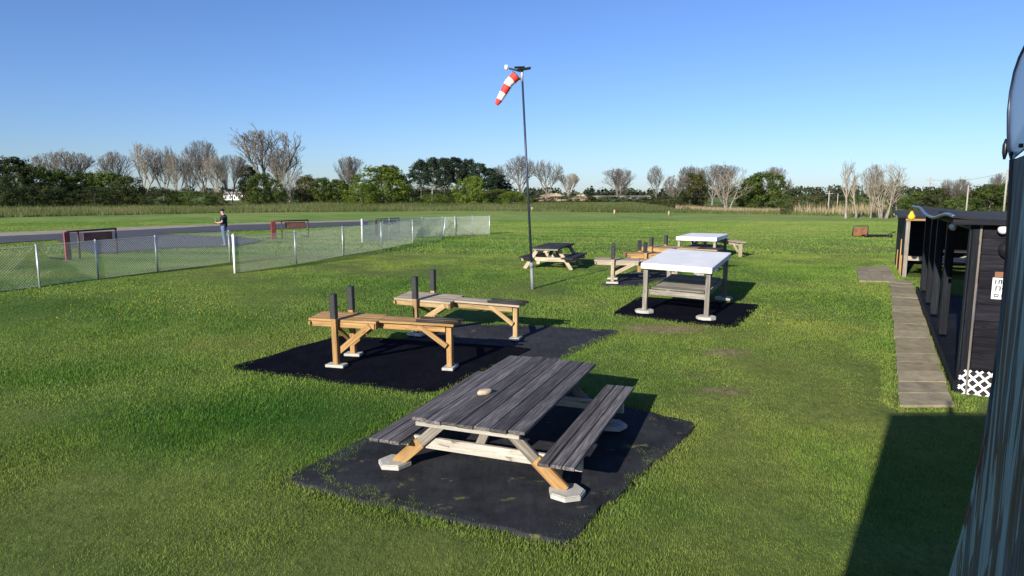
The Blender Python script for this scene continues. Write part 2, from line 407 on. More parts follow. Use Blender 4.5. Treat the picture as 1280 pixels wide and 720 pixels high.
def fields(x, y):
    """lushness 0..1 and bare soil 0..1 on the lawn"""
    n = fbm(x, y, 4.5, 3, 4); n2 = fbm(x, y, 1.2, 9, 3)
    l = .30+(n-.5)*1.0+(n2-.5)*.5
    def blob(px, py, rx, ry, amp, rot=0):
        c = G(px, py); dx = x-c.x; dy = y-c.y
        a = math.cos(rot)*dx+math.sin(rot)*dy; bb = -math.sin(rot)*dx+math.cos(rot)*dy
        return amp*np.exp(-((a/rx)**2+(bb/ry)**2)**1.5)
    l = l+blob(285, 530, 2.0, 1.6, .65)+blob(20, 462, 2.2, .9, .5)+blob(180, 395, 5, 1.5, .25)+blob(560, 350, 6, 2.5, .3)+blob(950, 430, 3, 1.0, .25)+blob(1090, 400, 1.5, 5, .2)
    l = l-blob(60, 640, 2.5, 1.2, .08)-blob(880, 560, 1.2, 1.5, .35)-blob(830, 420, 2, .8, .35)-blob(380, 430, 3, .8, .3)-blob(600, 690, 3, .6, .12)
    # mowing stripes further out
    st = np.sin((x*math.cos(.12)+0*y)*0+(y*math.cos(.16)+x*math.sin(.16)+1.2*np.sin(x*.09))*2*math.pi/3.0)
    l = l+.24*st*sst(15, 30, y)*(.4+fbm(x, y, 14, 63, 2))
    l = l+.16*(sst(-4, 2, x-.25*y)*-1)*sst(25, 40, y)
    d = blob(830, 411, 1.2, .45, .6)+blob(907, 440, .7, .35, .5)+blob(903, 489, .6, .28, .52)+blob(870, 470, .6, .25, .35)+blob(690, 363, .9, .3, .3)+blob(610, 366, .6, .3, .25)
    ed = edgedist(x, y, MAT_A); d = d+.33*np.exp(-(ed/.12)**2)
    d = d+.22*np.exp(-(edgedist(x, y, MAT_D)/.15)**2)+.3*np.exp(-(edgedist(x, y, PATH)/.12)**2)
    return np.clip(l, 0, 1), np.clip(d, 0, 1)

# ------------------------------------------------------------------ ground
ys = [-40.]
while ys[-1] < 3500:
    y = ys[-1]; ys.append(y+(3. if y < -4 else .14 if y < 14 else .14+(y-14)*.022))
ys = np.array(ys); S = np.linspace(-1, 1, 360)
hw = np.where(ys < 20, 26, 26+(ys-20)*1.3)
X = S[None, :]*hw[:, None]; Y = np.repeat(ys[:, None], len(S), 1)
Z = gz(X, Y)+(fbm(X, Y, 1.7, 5, 3)-.5)*.05*sst(0, 3, 40-Y)
lush, dirt = fields(X.ravel(), Y.ravel())
r_, c_ = X.shape; I = np.arange(r_*c_).reshape(r_, c_)
fq = np.stack([I[:-1, :-1], I[:-1, 1:], I[1:, 1:], I[1:, :-1]], -1).reshape(-1)
inany = np.zeros(X.size, bool)
for p in MATS+[PATH, PATIO]: inany |= inpoly(X.ravel(), Y.ravel(), p) & (edgedist(X.ravel(), Y.ravel(), p) > -.1)
Zf = Z.ravel().copy(); Zf -= .05*inany
near = np.zeros(X.size, bool)
for p in MATS+[PATH, PATIO]: near |= edgedist(X.ravel(), Y.ravel(), p) < .25
Zf = np.where(near & ~inany, gz(X.ravel(), Y.ravel())-.012, Zf)
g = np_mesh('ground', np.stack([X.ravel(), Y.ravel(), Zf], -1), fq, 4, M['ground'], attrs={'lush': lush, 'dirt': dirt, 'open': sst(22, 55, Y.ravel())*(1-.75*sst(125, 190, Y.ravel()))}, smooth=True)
g['kind'] = 'structure'

def drape(name, poly, dz, mat, nu=60, nv=60, wr=.006, rag=.03, th=.01, rnd_=18):
    a, b, c, d = [np.array(p[:2]) for p in poly]
    u = np.linspace(0, 1, nu)[:, None, None]; v = np.linspace(0, 1, nv)[None, :, None]
    sq = 1/np.maximum(1, (np.abs(2*u-1)**rnd_+np.abs(2*v-1)**rnd_)**(1/rnd_)); u = .5+(u-.5)*sq; v = .5+(v-.5)*sq
    P = (a*(1-u)+b*u)*(1-v)+(d*(1-u)+c*u)*v
    x, y = P[..., 0].copy(), P[..., 1].copy()
    x += (fbm(x, y, .5, 21)-.5)*rag*2; y += (fbm(x, y, .5, 31)-.5)*rag*2
    z = gz(x, y)+dz+(fbm(x, y, .6, 41)-.5)*wr*2
    I = np.arange(nu*nv).reshape(nu, nv); fs = np.stack([I[:-1, :-1], I[1:, :-1], I[1:, 1:], I[:-1, 1:]], -1).reshape(-1, 4)
    top = np.stack([x.ravel(), y.ravel(), z.ravel()], -1)
    ring = list(I[:, 0])+list(I[-1, 1:])+list(I[-2::-1, -1])+list(I[0, -2:0:-1]); n0 = len(top)
    low = top[ring]-[0, 0, th+.05]; k = len(ring)
    side = np.array([[ring[i], n0+i, n0+(i+1) % k, ring[(i+1) % k]] for i in range(k)])
    o = np_mesh(name, np.concatenate([top, low]), np.concatenate([fs, side]).ravel(), 4, mat, smooth=False)
    for p in o.data.polygons[:len(fs)]: p.use_smooth = True
    return o
tag(drape('rubber_mat', MAT_A, .014, M['mat_worn'], 90, 90, .012, .09, .01, 14), 'worn black ground mat with grass creeping over it under the big picnic table', 'mat')
tag(drape('rubber_mat', MAT_C, .008, M['mat_grey']), 'faded grey ground mat under the bleached assembly bench', 'mat')
tag(drape('rubber_mat', MAT_B, .016, M['mat_black']), 'jet black ground mat under the nearest orange wood bench', 'mat')
tag(drape('rubber_mat', MAT_D, .010, M['mat_black']), 'dark ground mat under the nearer white topped table', 'mat')
tag(drape('rubber_mat', MAT_E, .008, M['mat_grey'], 30, 30), 'small grey ground mat behind the nearer white topped table', 'mat')
def sheet(name, pts, dz, mat, sub=6):
    bm = bmesh.new(); f = bm.faces.new([bm.verts.new((p[0], p[1], 0)) for p in pts]); f.normal_update()
    if f.normal.z < 0: bmesh.ops.reverse_faces(bm, faces=bm.faces[:])
    bmesh.ops.triangulate(bm, faces=bm.faces[:])
    for _ in range(2): bmesh.ops.subdivide_edges(bm, edges=bm.edges[:], cuts=1, use_grid_fill=True)
    for v in bm.verts: v.co.z = gzf(v.co.x, v.co.y)+dz
    me = bpy.data.meshes.new(name); bm.to_mesh(me); bm.free(); me.materials.append(mat)
    o = bpy.data.objects.new(name, me); scn.collection.objects.link(o); o['kind'] = 'structure'; return o
grav = [tuple(G(*p)[:2]) for p in ((-60, 294), (150, 285), (300, 279.2), (462, 275.2), (458, 281.5), (330, 288), (190, 293), (60, 301), (-60, 309))]
sheet('runway_gravel', grav, .030, M['gravel']); sheet('runway', RUNWAY, .040, M['tarmac']); sheet('runway_apron', APRON, .050, M['tarmac'])
# paver path + patio: every slab is its own slightly tilted block inside one path sheet
def slabs(name, poly, nu, nv, gap=.012, skip=()):
    a, b, c, d = [Vector((p[0], p[1], 0)) for p in poly]; mb = MB()
    def P(u, v): q = (a*(1-u)+b*u)*(1-v)+(d*(1-u)+c*u)*v; return q
    for j in range(nv):
        off = random.uniform(-.02, .02)
        for i in range(nu):
            if (i, j) in skip: continue
            u0, u1, v0, v1 = i/nu, (i+1)/nu, j/nv, (j+1)/nv
            cs = [P(u0+off, v0), P(u1+off, v0), P(u1+off, v1), P(u0+off, v1)]; ce = sum(cs, Vector())/4
            dz = random.uniform(.018, .03); tx, ty = random.uniform(-.008, .008), random.uniform(-.008, .008)
            top = []; bot = []
            for q in cs:
                q = ce+(q-ce)*(1-gap/max(.2, (q-ce).length)); z = gzf(q.x, q.y)+dz+(q.x-ce.x)*tx+(q.y-ce.y)*ty
                top.append(Vector((q.x, q.y, z))); bot.append(Vector((q.x, q.y, z-.08)))
            mb.add(top+bot, [[0, 1, 2, 3], [0, 4, 5, 1], [1, 5, 6, 2], [2, 6, 7, 3], [3, 7, 4, 0]])
    o = mb.build(name, M['paver']); o['kind'] = 'structure'; return o
slabs('path', PATH, 1, 19, .006); slabs('patio', PATIO, 3, 3)

# ------------------------------------------------------------------ grass blades (stuff)
def blades(name, y0, y1, dens, L, W, tv=1.0):
    hw0 = lambda y: y*.80+1.6
    n = int(dens*(y1-y0)*(hw0(y0)+hw0(y1)))
    y = y0+(y1-y0)*rng.random(n*2); x = (rng.random(n*2)*2-1)*hw0(y1); k = np.abs(x) < hw0(y); x, y = x[k][:n], y[k][:n]
    keep = np.ones(len(x), bool); rag = fbm(x, y, .25, 77, 3)
    for p, amt in zip(MATS+[PATH, PATIO], (.26, .12, .16, .14, .2, .16, .12)):
        ins = inpoly(x, y, p); ed = edgedist(x, y, p)
        lim = amt*(np.clip(rag-.42, 0, 1)*2.6)+.03
        if p is MAT_A:
            lim = lim+.025+np.clip(1-np.hypot(x-p[0].x, y-p[0].y)/1.0, 0, 1)*.40*(rag > .42)
            for q in p: lim = lim+np.clip(1-np.hypot(x-q.x, y-q.y)/.45, 0, 1)*.16
        keep &= ~(ins & (ed > lim))
    keep &= ~inpoly(x, y, RUNWAY) & ~inpoly(x, y, APRON)
    fp = FOOT
    keep &= ~inpoly(x, y, fp[0]) & ~inpoly(x, y, fp[1]) & ~inpoly(x, y, fp[2])
    x, y = x[keep], y[keep]; lu, di = fields(x, y)
    # tufts left on the worn mat
    k = rng.random(len(x)) > di*1.3; x, y, lu, di = x[k], y[k], lu[k], di[k]
    n = len(x); tuft = fbm(x, y, .12, 55, 2)
    h = L*(.5+.55*rng.random(n))*(.62+.8*lu)*(.78+.45*tuft); wd = W*(.6+.8*rng.random(n))
    a = rng.random(n)*2*math.pi; lean = rng.random(n)*1.1; la = rng.random(n)*2*math.pi
    z = gz(x, y)-.012
    dx, dy = np.cos(a)*wd/2, np.sin(a)*wd/2
    tip = np.stack([x+np.cos(la)*h*np.sin(lean), y+np.sin(la)*h*np.sin(lean), z+h*np.cos(lean)+.012], -1)
    v = np.stack([np.stack([x-dx, y-dy, z], -1), np.stack([x+dx, y+dy, z], -1), tip], 1).reshape(-1, 3)
    t = .5+(rng.random(n)*.75+.25*tuft-.5)*tv+(.10 if tv < 1 else 0); dry = np.where(rng.random(n) < .05+di*.5+.10*(1-lu), .7*rng.random(n), 0)
    o = np_mesh(name, v, np.arange(3*n), 3, M['blade'], attrs={'lush': np.repeat(lu, 3), 'tint': np.repeat(t, 3), 'dry': np.repeat(dry, 3)})
    return tag(o, 'short mown lawn grass', 'grass', kind='stuff')

# building footprints used to keep grass out
u27 = Vector((.4500, .8930, 0)).normalized(); n27 = Vector((.893, -.45, 0)).normalized()
SA = Vector((6.93, 10.22, 0)); SHL = 8.1; SHW = 2.7
FA = Vector((11.74, 20.32, 0)); FD = 4.6; FW = 6.5
FOOT = [[(SA+u27*a+n27*b)[:2] for a, b in ((-.02, -.02), (SHL, -.02), (SHL, SHW), (-.02, SHW))],
        [(FA+u27*a+n27*b)[:2] for a, b in ((0, 0), (FD, 0), (FD, FW), (0, FW))],
        [(-1.0, -.4), (.45, 0), (1.6, 2.6), (6, 0), (2, -6)]]
blades('grass', 4.6, 9.0, 5600, .046, .0066)
blades('grass', 9.0, 14.5, 2600, .045, .010, .8)
blades('grass', 14.5, 28, 1200, .042, .015, .5)
blades('grass', 28, 60, 150, .07, .04, .5)

# ------------------------------------------------------------------ tables
def slope_rot(x, y, yaw):
    n = Vector((-(gzf(x+.5, y)-gzf(x-.5, y)), -(gzf(x, y+.5)-gzf(x, y-.5)), 1)).normalized()
    q = Vector((0, 0, 1)).rotation_difference(n)
    return (q.to_matrix()@Matrix.Rotation(yaw, 3, 'Z')).to_euler()
def hexpad(mb, c, r, h, rot=0, n=6):
    pts = [(c[0]+r*math.cos(rot+2*math.pi*k/n), c[1]+r*math.sin(rot+2*math.pi*k/n)) for k in range(n)]
    m2 = [(c[0]+(p[0]-c[0])*.93, c[1]+(p[1]-c[1])*.93) for p in pts]
    mb.prism(pts, 0, h*.8); mb.prism(m2, h*.8-.002, h)
def picnic(name, loc, yaw, label, L=2.85, topw=1.12, n=7, H=.74, seatH=.44, seatX=.92, big=True, group='wooden picnic tables on the lawn', frames=None, footx=None):
    """local y = long axis, x = across"""
    t = empty(name, loc, label, 'picnic table', group, slope_rot(loc[0], loc[1], yaw))
    mb = MB(); pw = topw/n
    for i in range(n):
        x = -topw/2+pw*(i+.5); e0, e1 = random.uniform(-.008, .008), random.uniform(-.008, .008)
        mb.box((x, (e0+e1)/2, H-.019+random.uniform(-.002, .002)), (pw-.007, L-(.0 if 0 < i < n-1 else .07)+e0-e1, .038), ch=.006)
    mb.build('tabletop', M['deck' if big else 'deck_dark'], t)
    for y in (-L/2+.045, L/2-.045):
        b = MB(); b.bar((-topw/2+.06, y, H-.063), (topw/2-.06, y, H-.063), .05, .045); b.build('batten', M['worn_white'] if big else M['grey_wood'], t)
    for sx in (-1, 1):
        s = MB(); m_ = 3; sw = .135
        for i in range(m_): s.box((sx*seatX+(i-1)*sw, random.uniform(-.01, .01), seatH-.02), (sw-.01, L+random.uniform(-.02, .02), .038), ch=.006)
        s.build('seat', M['deck' if big else 'deck_dark'], t)
    frames = frames or (-(L/2-.42), L/2-.42); footx = footx or seatX+.08
    for sy, y in zip((-1, 1), frames):
        c = MB(); c.bar((-seatX-.20, y-sy*.0, seatH-.095), (seatX+.20, y, seatH-.095), .045, .135)
        c.build('crossbeam', M['worn_white'] if big else M['pale_wood'], t)
        c = MB(); c.bar((-topw/2+.08, y+.1*0, H-.085), (topw/2-.08, y, H-.085), .045, .09); c.build('top_rail', M['grey_wood'], t)
        for sx in (-1, 1):
            a = Vector((sx*footx, y+sy*.047, .05)); e = Vector((sx*.33, y+sy*.047, H-.05))
            mid = a+(e-a)*.47
            if big:
                lg = MB(); lg.bar(a, mid, .045, .14, (0, 0, 1)); o = lg.build('leg', M['orange_wood'], t, 'new orange wood lower leg spliced to the old frame' if sy < 0 else None)
                lg = MB(); lg.bar(mid, e, .046, .12, (0, 0, 1)); lg.build('upper_leg', M['grey_wood'], o)
            else:
                lg = MB(); lg.bar(Vector((a.x, a.y, .0)), e, .045, .12, (0, 0, 1)); lg.build('leg', M['pale_wood'], t)
            for bz in ((seatH-.095), (H-.085)):
                f_ = (bz-.05)/(H-.10); bp = a.lerp(e, f_); bo = MB(); bo.tube([(bp.x, y-.028 if sy < 0 else y+.028, bz), (bp.x, y-.036 if sy < 0 else y+.036, bz)], .013, 8); bo.build('bolt', M['blackmetal'], t)
        br = MB(); br.bar((0, y-sy*.03, seatH-.08), (0, y-sy*.62, H-.06), .11, .045, (0, 0, 1)); br.build('brace', M['grey_wood'], t)
    return t
C = Vector((.05, 8.36, 0)); C.z = .03
YAW = -R(21.5)
FR = (-1.17, .82)
pt = picnic('picnic_table', C, YAW, 'big weathered dark plank picnic table in front with orange lower legs on concrete pads', L=3.0, topw=1.34, n=7, seatX=1.01, frames=FR, footx=1.03)
pt.rotation_euler = (R(.7), 0, YAW)
pad_lab = ['left front', 'right front', 'left rear', 'right rear']
k = 0
Mt = Matrix.Rotation(YAW, 3, 'Z')
for sy in (-1, 1):
    for sx in (-1, 1):
        p = C+Mt@Vector((sx*1.05, FR[(sy+1)//2]+sy*.047, 0)); mb = MB()
        hexpad(mb, (0, 0), .20, .055, rot=random.uniform(-.2, .2), n=random.choice((6, 6, 7)))
        o = mb.build('concrete_pad', M['concrete']); o.location = (p.x, p.y, gzf(p.x, p.y)+.024)
        tag(o, 'six sided concrete pad under the '+pad_lab[k]+' leg of the big picnic table', 'concrete pad', 'concrete pads under the big picnic table'); k += 1
# stone on the table
bm = bmesh.new(); bmesh.ops.create_icosphere(bm, subdivisions=3, radius=1)
for v in bm.verts:
    s_ = 1+.22*(fbm(v.co.x*1+v.co.z, v.co.y, .8, 3)-.5)*2
    v.co = Vector((v.co.x*.095*s_, v.co.y*.06*s_, max(v.co.z, -.55)*.045*s_+.025))
    if v.co.z > .055: v.co.z = .055+(v.co.z-.055)*.3
me = bpy.data.meshes.new('rock'); bm.to_mesh(me); bm.free(); me.materials.append(M['stone'])
o = bpy.data.objects.new('rock', me); scn.collection.objects.link(o)
pr = PD(606, 491, 8.05); zt = (pt.matrix_basis@Vector((0, 0, .742)))
tl = pt.matrix_basis.inverted()@pr; pr = pt.matrix_basis@Vector((tl.x, tl.y, .742)); o.location = pr; o.rotation_euler = (0, 0, .5)
tag(o, 'tan stone lying on top of the big picnic table', 'rock')

pf = G(680, 338.5); cfar = Vector((1.42, 23.0, .7))
picnic('picnic_table', cfar, -R(18), 'smaller dark topped picnic table with pale A-frame legs behind the windsock pole', L=2.3, topw=.95, n=6, H=.74, seatH=.42, seatX=.72, big=False)

def stand(front, rear, legp, mat, label, plat=.80, post=1.25, foamy=True, pads=True, group='T-shaped wooden aircraft assembly benches', rails=None, platmat=None):
    """local x runs from the upright posts to the tail leg, y across"""
    f, r, l = Vector(front), Vector(rear), Vector(legp)
    mid = (f+r)/2; ax = (l-mid); ax.z = 0; A = ax.length; yaw = math.atan2(ax.y, ax.x)
    hy = max(.25, abs((r-f).dot(Vector((-math.sin(yaw), math.cos(yaw), 0))))/2)
    base = Vector((mid.x, mid.y, gzf(mid.x, mid.y)))
    t = empty('assembly_bench', base, label, 'workbench', group, slope_rot(base.x, base.y, yaw)); pm = platmat or mat
    for sy, nm in ((-1, 'near'), (1, 'far')):
        p = MB(); p.box((0, sy*hy, post/2+.02), (.09, .09, post-.04)); po = p.build('post', mat, t)
        s = MB(); s.box((0, sy*hy, (post+plat)/2+.02), (.107, .107, post-plat-.03), ch=.012); s.build('sleeve', M['sleeve'], po)
        b = MB(); b.bar((.02, sy*(hy-.05), .27), (.62, sy*(hy-.05), plat-.07), .045, .10); b.build('brace', mat, t)
    lf = MB(); lf.box((A, 0, plat/2), (.09, .12, plat-.06)); lf.build('leg', mat, t)
    pl = MB(); w_ = (2*hy-.11)
    nb = 4
    for i in range(nb): pl.box((.105, -w_/2+w_*(i+.5)/nb, plat-.018), (1.25, w_/nb-.008, .036))
    for sy in (-1, 1): pl.box((.18, sy*(hy+.03), plat-.018), (1.06, .10, .036)) if False else None
    pl.build('platform', pm, t)
    ap = MB()
    for sy in (-1, 1): ap.box((.12, sy*(hy-.07), plat-.085), (1.16, .038, .09))
    ap.box((.70, 0, plat-.085), (.038, w_-.04, .12)); ap.box((-.48, 0, plat-.075), (.038, w_+.1, .06)); ap.build('apron', mat, t)
    cb = MB(); cb.bar((0.0, hy-.07, .30), (0.0, -hy+.07, plat-.12), .04, .08, (1, 0, 0)); cb.build('cross_brace', mat, t)
    am = MB(); x1 = A+.12; x0 = .735
    for sy in (-1, 1): am.box(((x0+x1)/2, sy*.085, plat-.019), (x1-x0, .16, .038))
    am.build('arm', pm, t)
    rl = MB()
    for sy in (-1, 1): rl.box(((.72+A-.05)/2, sy*.07, plat-.10), (A-.05-.72, .038, .12))
    rl.build('arm_rail', mat, t)
    kb = MB(); kb.bar((A-.03, -.093, plat-.40), (A-.52, -.093, plat-.06), .04, .085); kb.build('knee_brace', mat, t)
    if foamy:
        for sy in (-1, 1):
            fo = MB(); fo.tube([(A-.55, sy*.11, plat+.022), (A+.22, sy*.11, plat+.022)], .026, 8); fo.build('foam_strip', M['foam'], t)
    if pads:
        for (x, y, sx, sy_) in ((0, -hy, .34, .2), (0, hy, .3, .2), (A, 0, .2, .34)):
            w3 = t.matrix_basis@Vector((x, y, 0)); mb = MB(); mb.box((0, 0, .025), (sx, sy_, .05), Matrix.Rotation(yaw+random.uniform(-.15, .15), 3, 'Z'), ch=.008)
            o = mb.build('concrete_block', M['concrete']); o.location = (w3.x, w3.y, gzf(w3.x, w3.y)+.02)
            PADS.append((o, t, x, y))
    return t
PADS = []
def padlabels(desc):
    global PADS
    for o, t, x, y in PADS:
        which = 'tail leg' if x > .5 else ('near post' if y < 0 else 'far post')
        tag(o, 'flat concrete block under the %s of the %s' % (which, desc), 'concrete block', 'concrete blocks under the assembly benches')
    PADS = []
stand(G(413, 459), G(450, 446), G(563, 462), M['orange_wood'], 'orange wood T-shaped bench with two black sleeved posts, nearest of the assembly benches', .84, 1.30); padlabels('nearest orange assembly bench')
stand(G(518, 420), G(545, 408), G(645, 425), M['tan_wood'], 'bleached pale T-shaped bench with black sleeved posts just behind the orange bench', .74, 1.22, platmat=M['pale_wood']); padlabels('bleached assembly bench')
stand(G(760, 355), G(771, 350), Vector((4.6, 19.0, 0)), M['pale_wood'], 'weathered pale assembly bench, leftmost of the three benches behind the white table', .66, 1.06, foamy=False); padlabels('leftmost weathered bench behind the white table')
stand(G(797, 347), G(807, 343), Vector((5.7, 20.6, 0)), M['orange_wood'], 'orange assembly bench in the middle of the three benches behind the white table', .70, 1.05); padlabels('middle orange bench behind the white table')
stand(G(817, 336), G(828, 332), G(893, 339), M['orange_wood'], 'farthest of the three benches behind the white table, its arm reaching right', .70, 1.05, platmat=M['tan_wood']); padlabels('farthest bench behind the white table')

def white_table(corners, Hs, label, base_pads, top_t=.20, lab='nearer'):
    c = [Vector(p) for p in corners]; mid = sum(c, Vector())/4; ax = ((c[1]-c[0])+(c[2]-c[3]))/2; W = ax.length-0; yaw = math.atan2(ax.y, ax.x)
    dp = ((c[3]-c[0])+(c[2]-c[1]))/2; Dp = abs(dp.dot(Vector((-math.sin(yaw), math.cos(yaw), 0))))
    base = Vector((mid.x, mid.y, gzf(mid.x, mid.y)))
    t = empty('white_topped_table', base, label, 'table', 'white topped tables on the lawn', slope_rot(base.x, base.y, yaw))
    hx, hy = W/2, Dp/2
    for sx in (-1, 1):
        for sy in (-1, 1):
            l = MB(); l.box((sx*hx, sy*hy, Hs/2), (.10, .10, Hs-.02)); l.build('leg', M['grey_wood'], t)
    tp = MB(); tp.box((0, 0, Hs+top_t/2), (W+.18, Dp+.30, top_t), ch=.012)
    tp.build('table_cover', M['white'], t)
    fr = MB()
    for sy in (-1, 1): fr.box((0, sy*(hy-.075), Hs*.46), (W-.10, .04, .12))
    for sx in (-1, 1): fr.box((sx*(hx-.075), 0, Hs*.46-.005), (.04, Dp-.10, .12))
    fr.build('lower_rail', M['grey_wood'], t)
    sh = MB(); nb = 6
    for i in range(nb): sh.box((0, -hy+.12+(Dp-.24)*(i+.5)/nb, Hs*.46+.08), (W-.2, (Dp-.24)/nb-.012, .03))
    sh.build('shelf', M['grey_wood'], t)
    br = MB(); br.bar((hx-.02, -hy+.06, Hs-.35), (hx-.02, -hy+.4, Hs-.03), .04, .08, (1, 0, 0)); br.bar((-hx+.05, hy-.06, Hs-.32), (-hx+.35, hy-.06, Hs-.03), .04, .08); br.build('brace', M['grey_wood'], t)
    if base_pads:
        k = 0
        for sy in (-1, 1):
            for sx in (-1, 1):
                p = t.matrix_basis@Vector((sx*hx, sy*hy, 0)); mb = MB(); hexpad(mb, (0, 0), .22, .06, random.random(), 9)
                o = mb.build('concrete_pad', M['concrete']); o.location = (p.x, p.y, gzf(p.x, p.y)+.012)
                tag(o, 'round concrete pad under the %s leg of the nearer white topped table' % pad_lab[k], 'concrete pad', 'concrete pads under the white topped table'); k += 1
white_table([(3.03, 15.38, 0), (4.27, 14.76, 0), (5.28, 16.72, 0), (4.04, 17.34, 0)], 1.04, 'weathered timber table with thick white top on a black mat, nearer of two', True, .13)
white_table([(6.45, 26.1, 0), (7.62, 25.5, 0), (8.65, 27.6, 0), (7.45, 28.2, 0)], .70, 'small timber table with white top standing on grass, farther of two', False, .15)
stand(Vector((8.2, 29.9, 0)), Vector((8.5, 30.5, 0)), G(925, 322), M['pale_wood'], 'bleached assembly bench poking out right of the far white topped table', .62, .72, foamy=False, pads=False)

# ------------------------------------------------------------------ windsock
b0 = G(666, 362); tp = PD(652.5, 91, b0.y)
ws = empty('windsock', b0, 'red and white striped windsock hanging from a tall dark pole', 'windsock')
rel = tp-b0
mb = MB(); mb.tube([Vector((0, 0, -.1)), rel*.11], .045, 10); mb.tube([rel*.105, rel*.13], .055, 10); mb.build('base_pipe', M['dullpipe'], ws)
mb = MB(); mb.tube([rel*.12, rel*.5, rel], [.033, .03, .026], 8); mb.build('pole', M['polepaint'], ws)
tipp = rel.copy()
mb = MB(); mb.tube([tipp-Vector((0, 0, .22)), tipp+Vector((0, 0, .12))], .036, 8); mb.build('swivel', M['galv'], ws)
def wp(px, py): return PD(px, py, b0.y)-b0
sock = [((645.5, 94.5), .13), ((641, 99), .125), ((636, 104), .118), ((631.5, 112), .105), ((627.5, 119), .095), ((623.5, 126), .08), ((620.5, 130.5), .05)]
spts = [wp(*p) for p, _ in sock]; srad = [r for _, r in sock]
def seg(a, b_):   # cloth band between two fractions
    n = 8; out = []; rr = []
    for i in range(n+1):
        f = a+(b_-a)*i/n; x = f*(len(spts)-1); j = min(int(x), len(spts)-2); q = x-j
        out.append(spts[j].lerp(spts[j+1], q)); rr.append(srad[j]*(1-q)+srad[j+1]*q+.006*math.sin(i*2.1+a*20))
    return out, rr
for i in range(5):
    p_, r2 = seg(i/5, (i+1)/5); mb = MB(); mb.tube(p_, r2, 14, caps=(i == 4)); mb.build('sock_band', M['sockred'] if i % 2 == 0 else M['sockwhite'], ws)
mb = MB()
for k in range(20):
    pass
d0 = (spts[1]-spts[0]).normalized(); u0 = d0.orthogonal().normalized(); v0 = d0.cross(u0)
ringp = [spts[0]+(u0*math.cos(a)+v0*math.sin(a))*.135 for a in np.linspace(0, 2*math.pi, 17)]
mb.tube(ringp, .010, 6); mb.tube([spts[0]+Vector((0, 0, -.12)), tipp-Vector((0, 0, .12))], .010, 6); mb.tube([spts[0]+Vector((.05, 0, .11)), tipp+Vector((0, 0, .0))], .010, 6); mb.build('hoop', M['blackmetal'], ws)
mb = MB(); mb.bar(wp(636, 85.5), wp(646, 88), .03, .04); mb.bar(wp(646, 88), wp(663.5, 85), .30, .02); mb.bar(wp(643, 84.5), wp(656, 84), .22, .02); mb.build('vane', M['blackmetal'], ws)
mb = MB(); mb.tube([wp(633, 81.5), wp(633, 87)], .045, 10); mb.build('lamp', M['whitepost'], ws)

# ------------------------------------------------------------------ chain link fences
def fence(name, pts, label, h=1.12, sp=.075, wr=.0034, mat='wire', posts=None, white=(), top=True, group='chain link fences beside the runway', pr=.028, tilt=None, bottom_line=False):
    P = [G(*p) for p in pts]; base = P[0].copy()
    t = empty(name, base, label, 'fence', group)
    cum = [0]
    for i in range(1, len(P)): cum.append(cum[-1]+(P[i]-P[i-1]).length)
    L = cum[-1]
    def at(s, z):
        s = min(max(s, 0), L)
        for i in range(1, len(P)):
            if s <= cum[i]+1e-6: q = P[i-1].lerp(P[i], (s-cum[i-1])/(cum[i]-cum[i-1])); break
        return np.array([q.x-base.x, q.y-base.y, gzf(q.x, q.y)-base.z+z+.03])
    V = []; Fc = []
    def wire(a, b_, r):
        d = b_-a; d = d/np.linalg.norm(d); u = np.cross(d, [0, 0, 1.]) if abs(d[2]) < .95 else np.cross(d, [1., 0, 0]); u /= np.linalg.norm(u); v = np.cross(d, u); o = len(V)
        for e in (a, b_):
            for k in range(3): V.append(e+r*(u*math.cos(k*2.094)+v*math.sin(k*2.094)))
        for k in range(3): Fc.extend([o+k, o+(k+1) % 3, o+3+(k+1) % 3, o+3+k])
    s = -h
    while s < L:
        for dr in (1, -1):
            s0, s1 = (s, s+h) if dr > 0 else (s+h, s); z0, z1 = 0, h
            # clip
            a, b_ = s0, s1
            def clip(a, z0, b_, z1):
                if min(a, b_) >= L or max(a, b_) <= 0: return None
                for lim, lo in ((0, True), (L, False)):
                    for _ in range(2):
                        if (a < lim-1e-9 if lo else a > lim+1e-9): f = (lim-a)/(b_-a); a, z0 = lim, z0+(z1-z0)*f
                        if (b_ < lim-1e-9 if lo else b_ > lim+1e-9): f = (lim-a)/(b_-a); b_, z1 = lim, z0+(z1-z0)*f
                return a, z0, b_, z1
            r_ = clip(a, z0, b_, z1)
            if r_ and abs(r_[0]-r_[2]) > .005: wire(at(r_[0], r_[1]), at(r_[2], r_[3]), wr)
        s += sp*1.0
    for i in range(1, len(P)):
        n = max(1, int((cum[i]-cum[i-1])/1.2))
        for j in range(n):
            a, b_ = cum[i-1]+(cum[i]-cum[i-1])*j/n, cum[i-1]+(cum[i]-cum[i-1])*(j+1)/n
            sag = .0
            if top: wire(at(a, h), at(b_, h), .011)
            wire(at(a, .0), at(b_, .0), .006)
    np_mesh('chain_link', np.array(V), np.array(Fc), 4, M[mat], t)
    for i in (posts if posts is not None else range(len(P))):
        q = P[i]-base; mb = MB(); big = i in white; r = .040 if big else pr; tx = (tilt or {}).get(i, 0)
        mb.tube([q+Vector((0, 0, -.05)), q+Vector((tx, 0, h+(.09 if big else .05)))], r, 9)
        mb.tube([q+Vector((tx, 0, h+(.09 if big else .05))), q+Vector((tx, 0, h+(.12 if big else .075)))], [r*1.15, r*.4], 9)
        o = mb.build('post', M['whitepost'] if big else M['galv'], t)
        if big: o['label'] = 'thick white painted end post'
    return t
fence('chain_link_fence', [(-130, 384), (-30, 369), (50, 359), (123, 349), (197, 340), (288, 328.5)], 'chain link fence run at far left ending at a white gate post beside the person', 1.10)
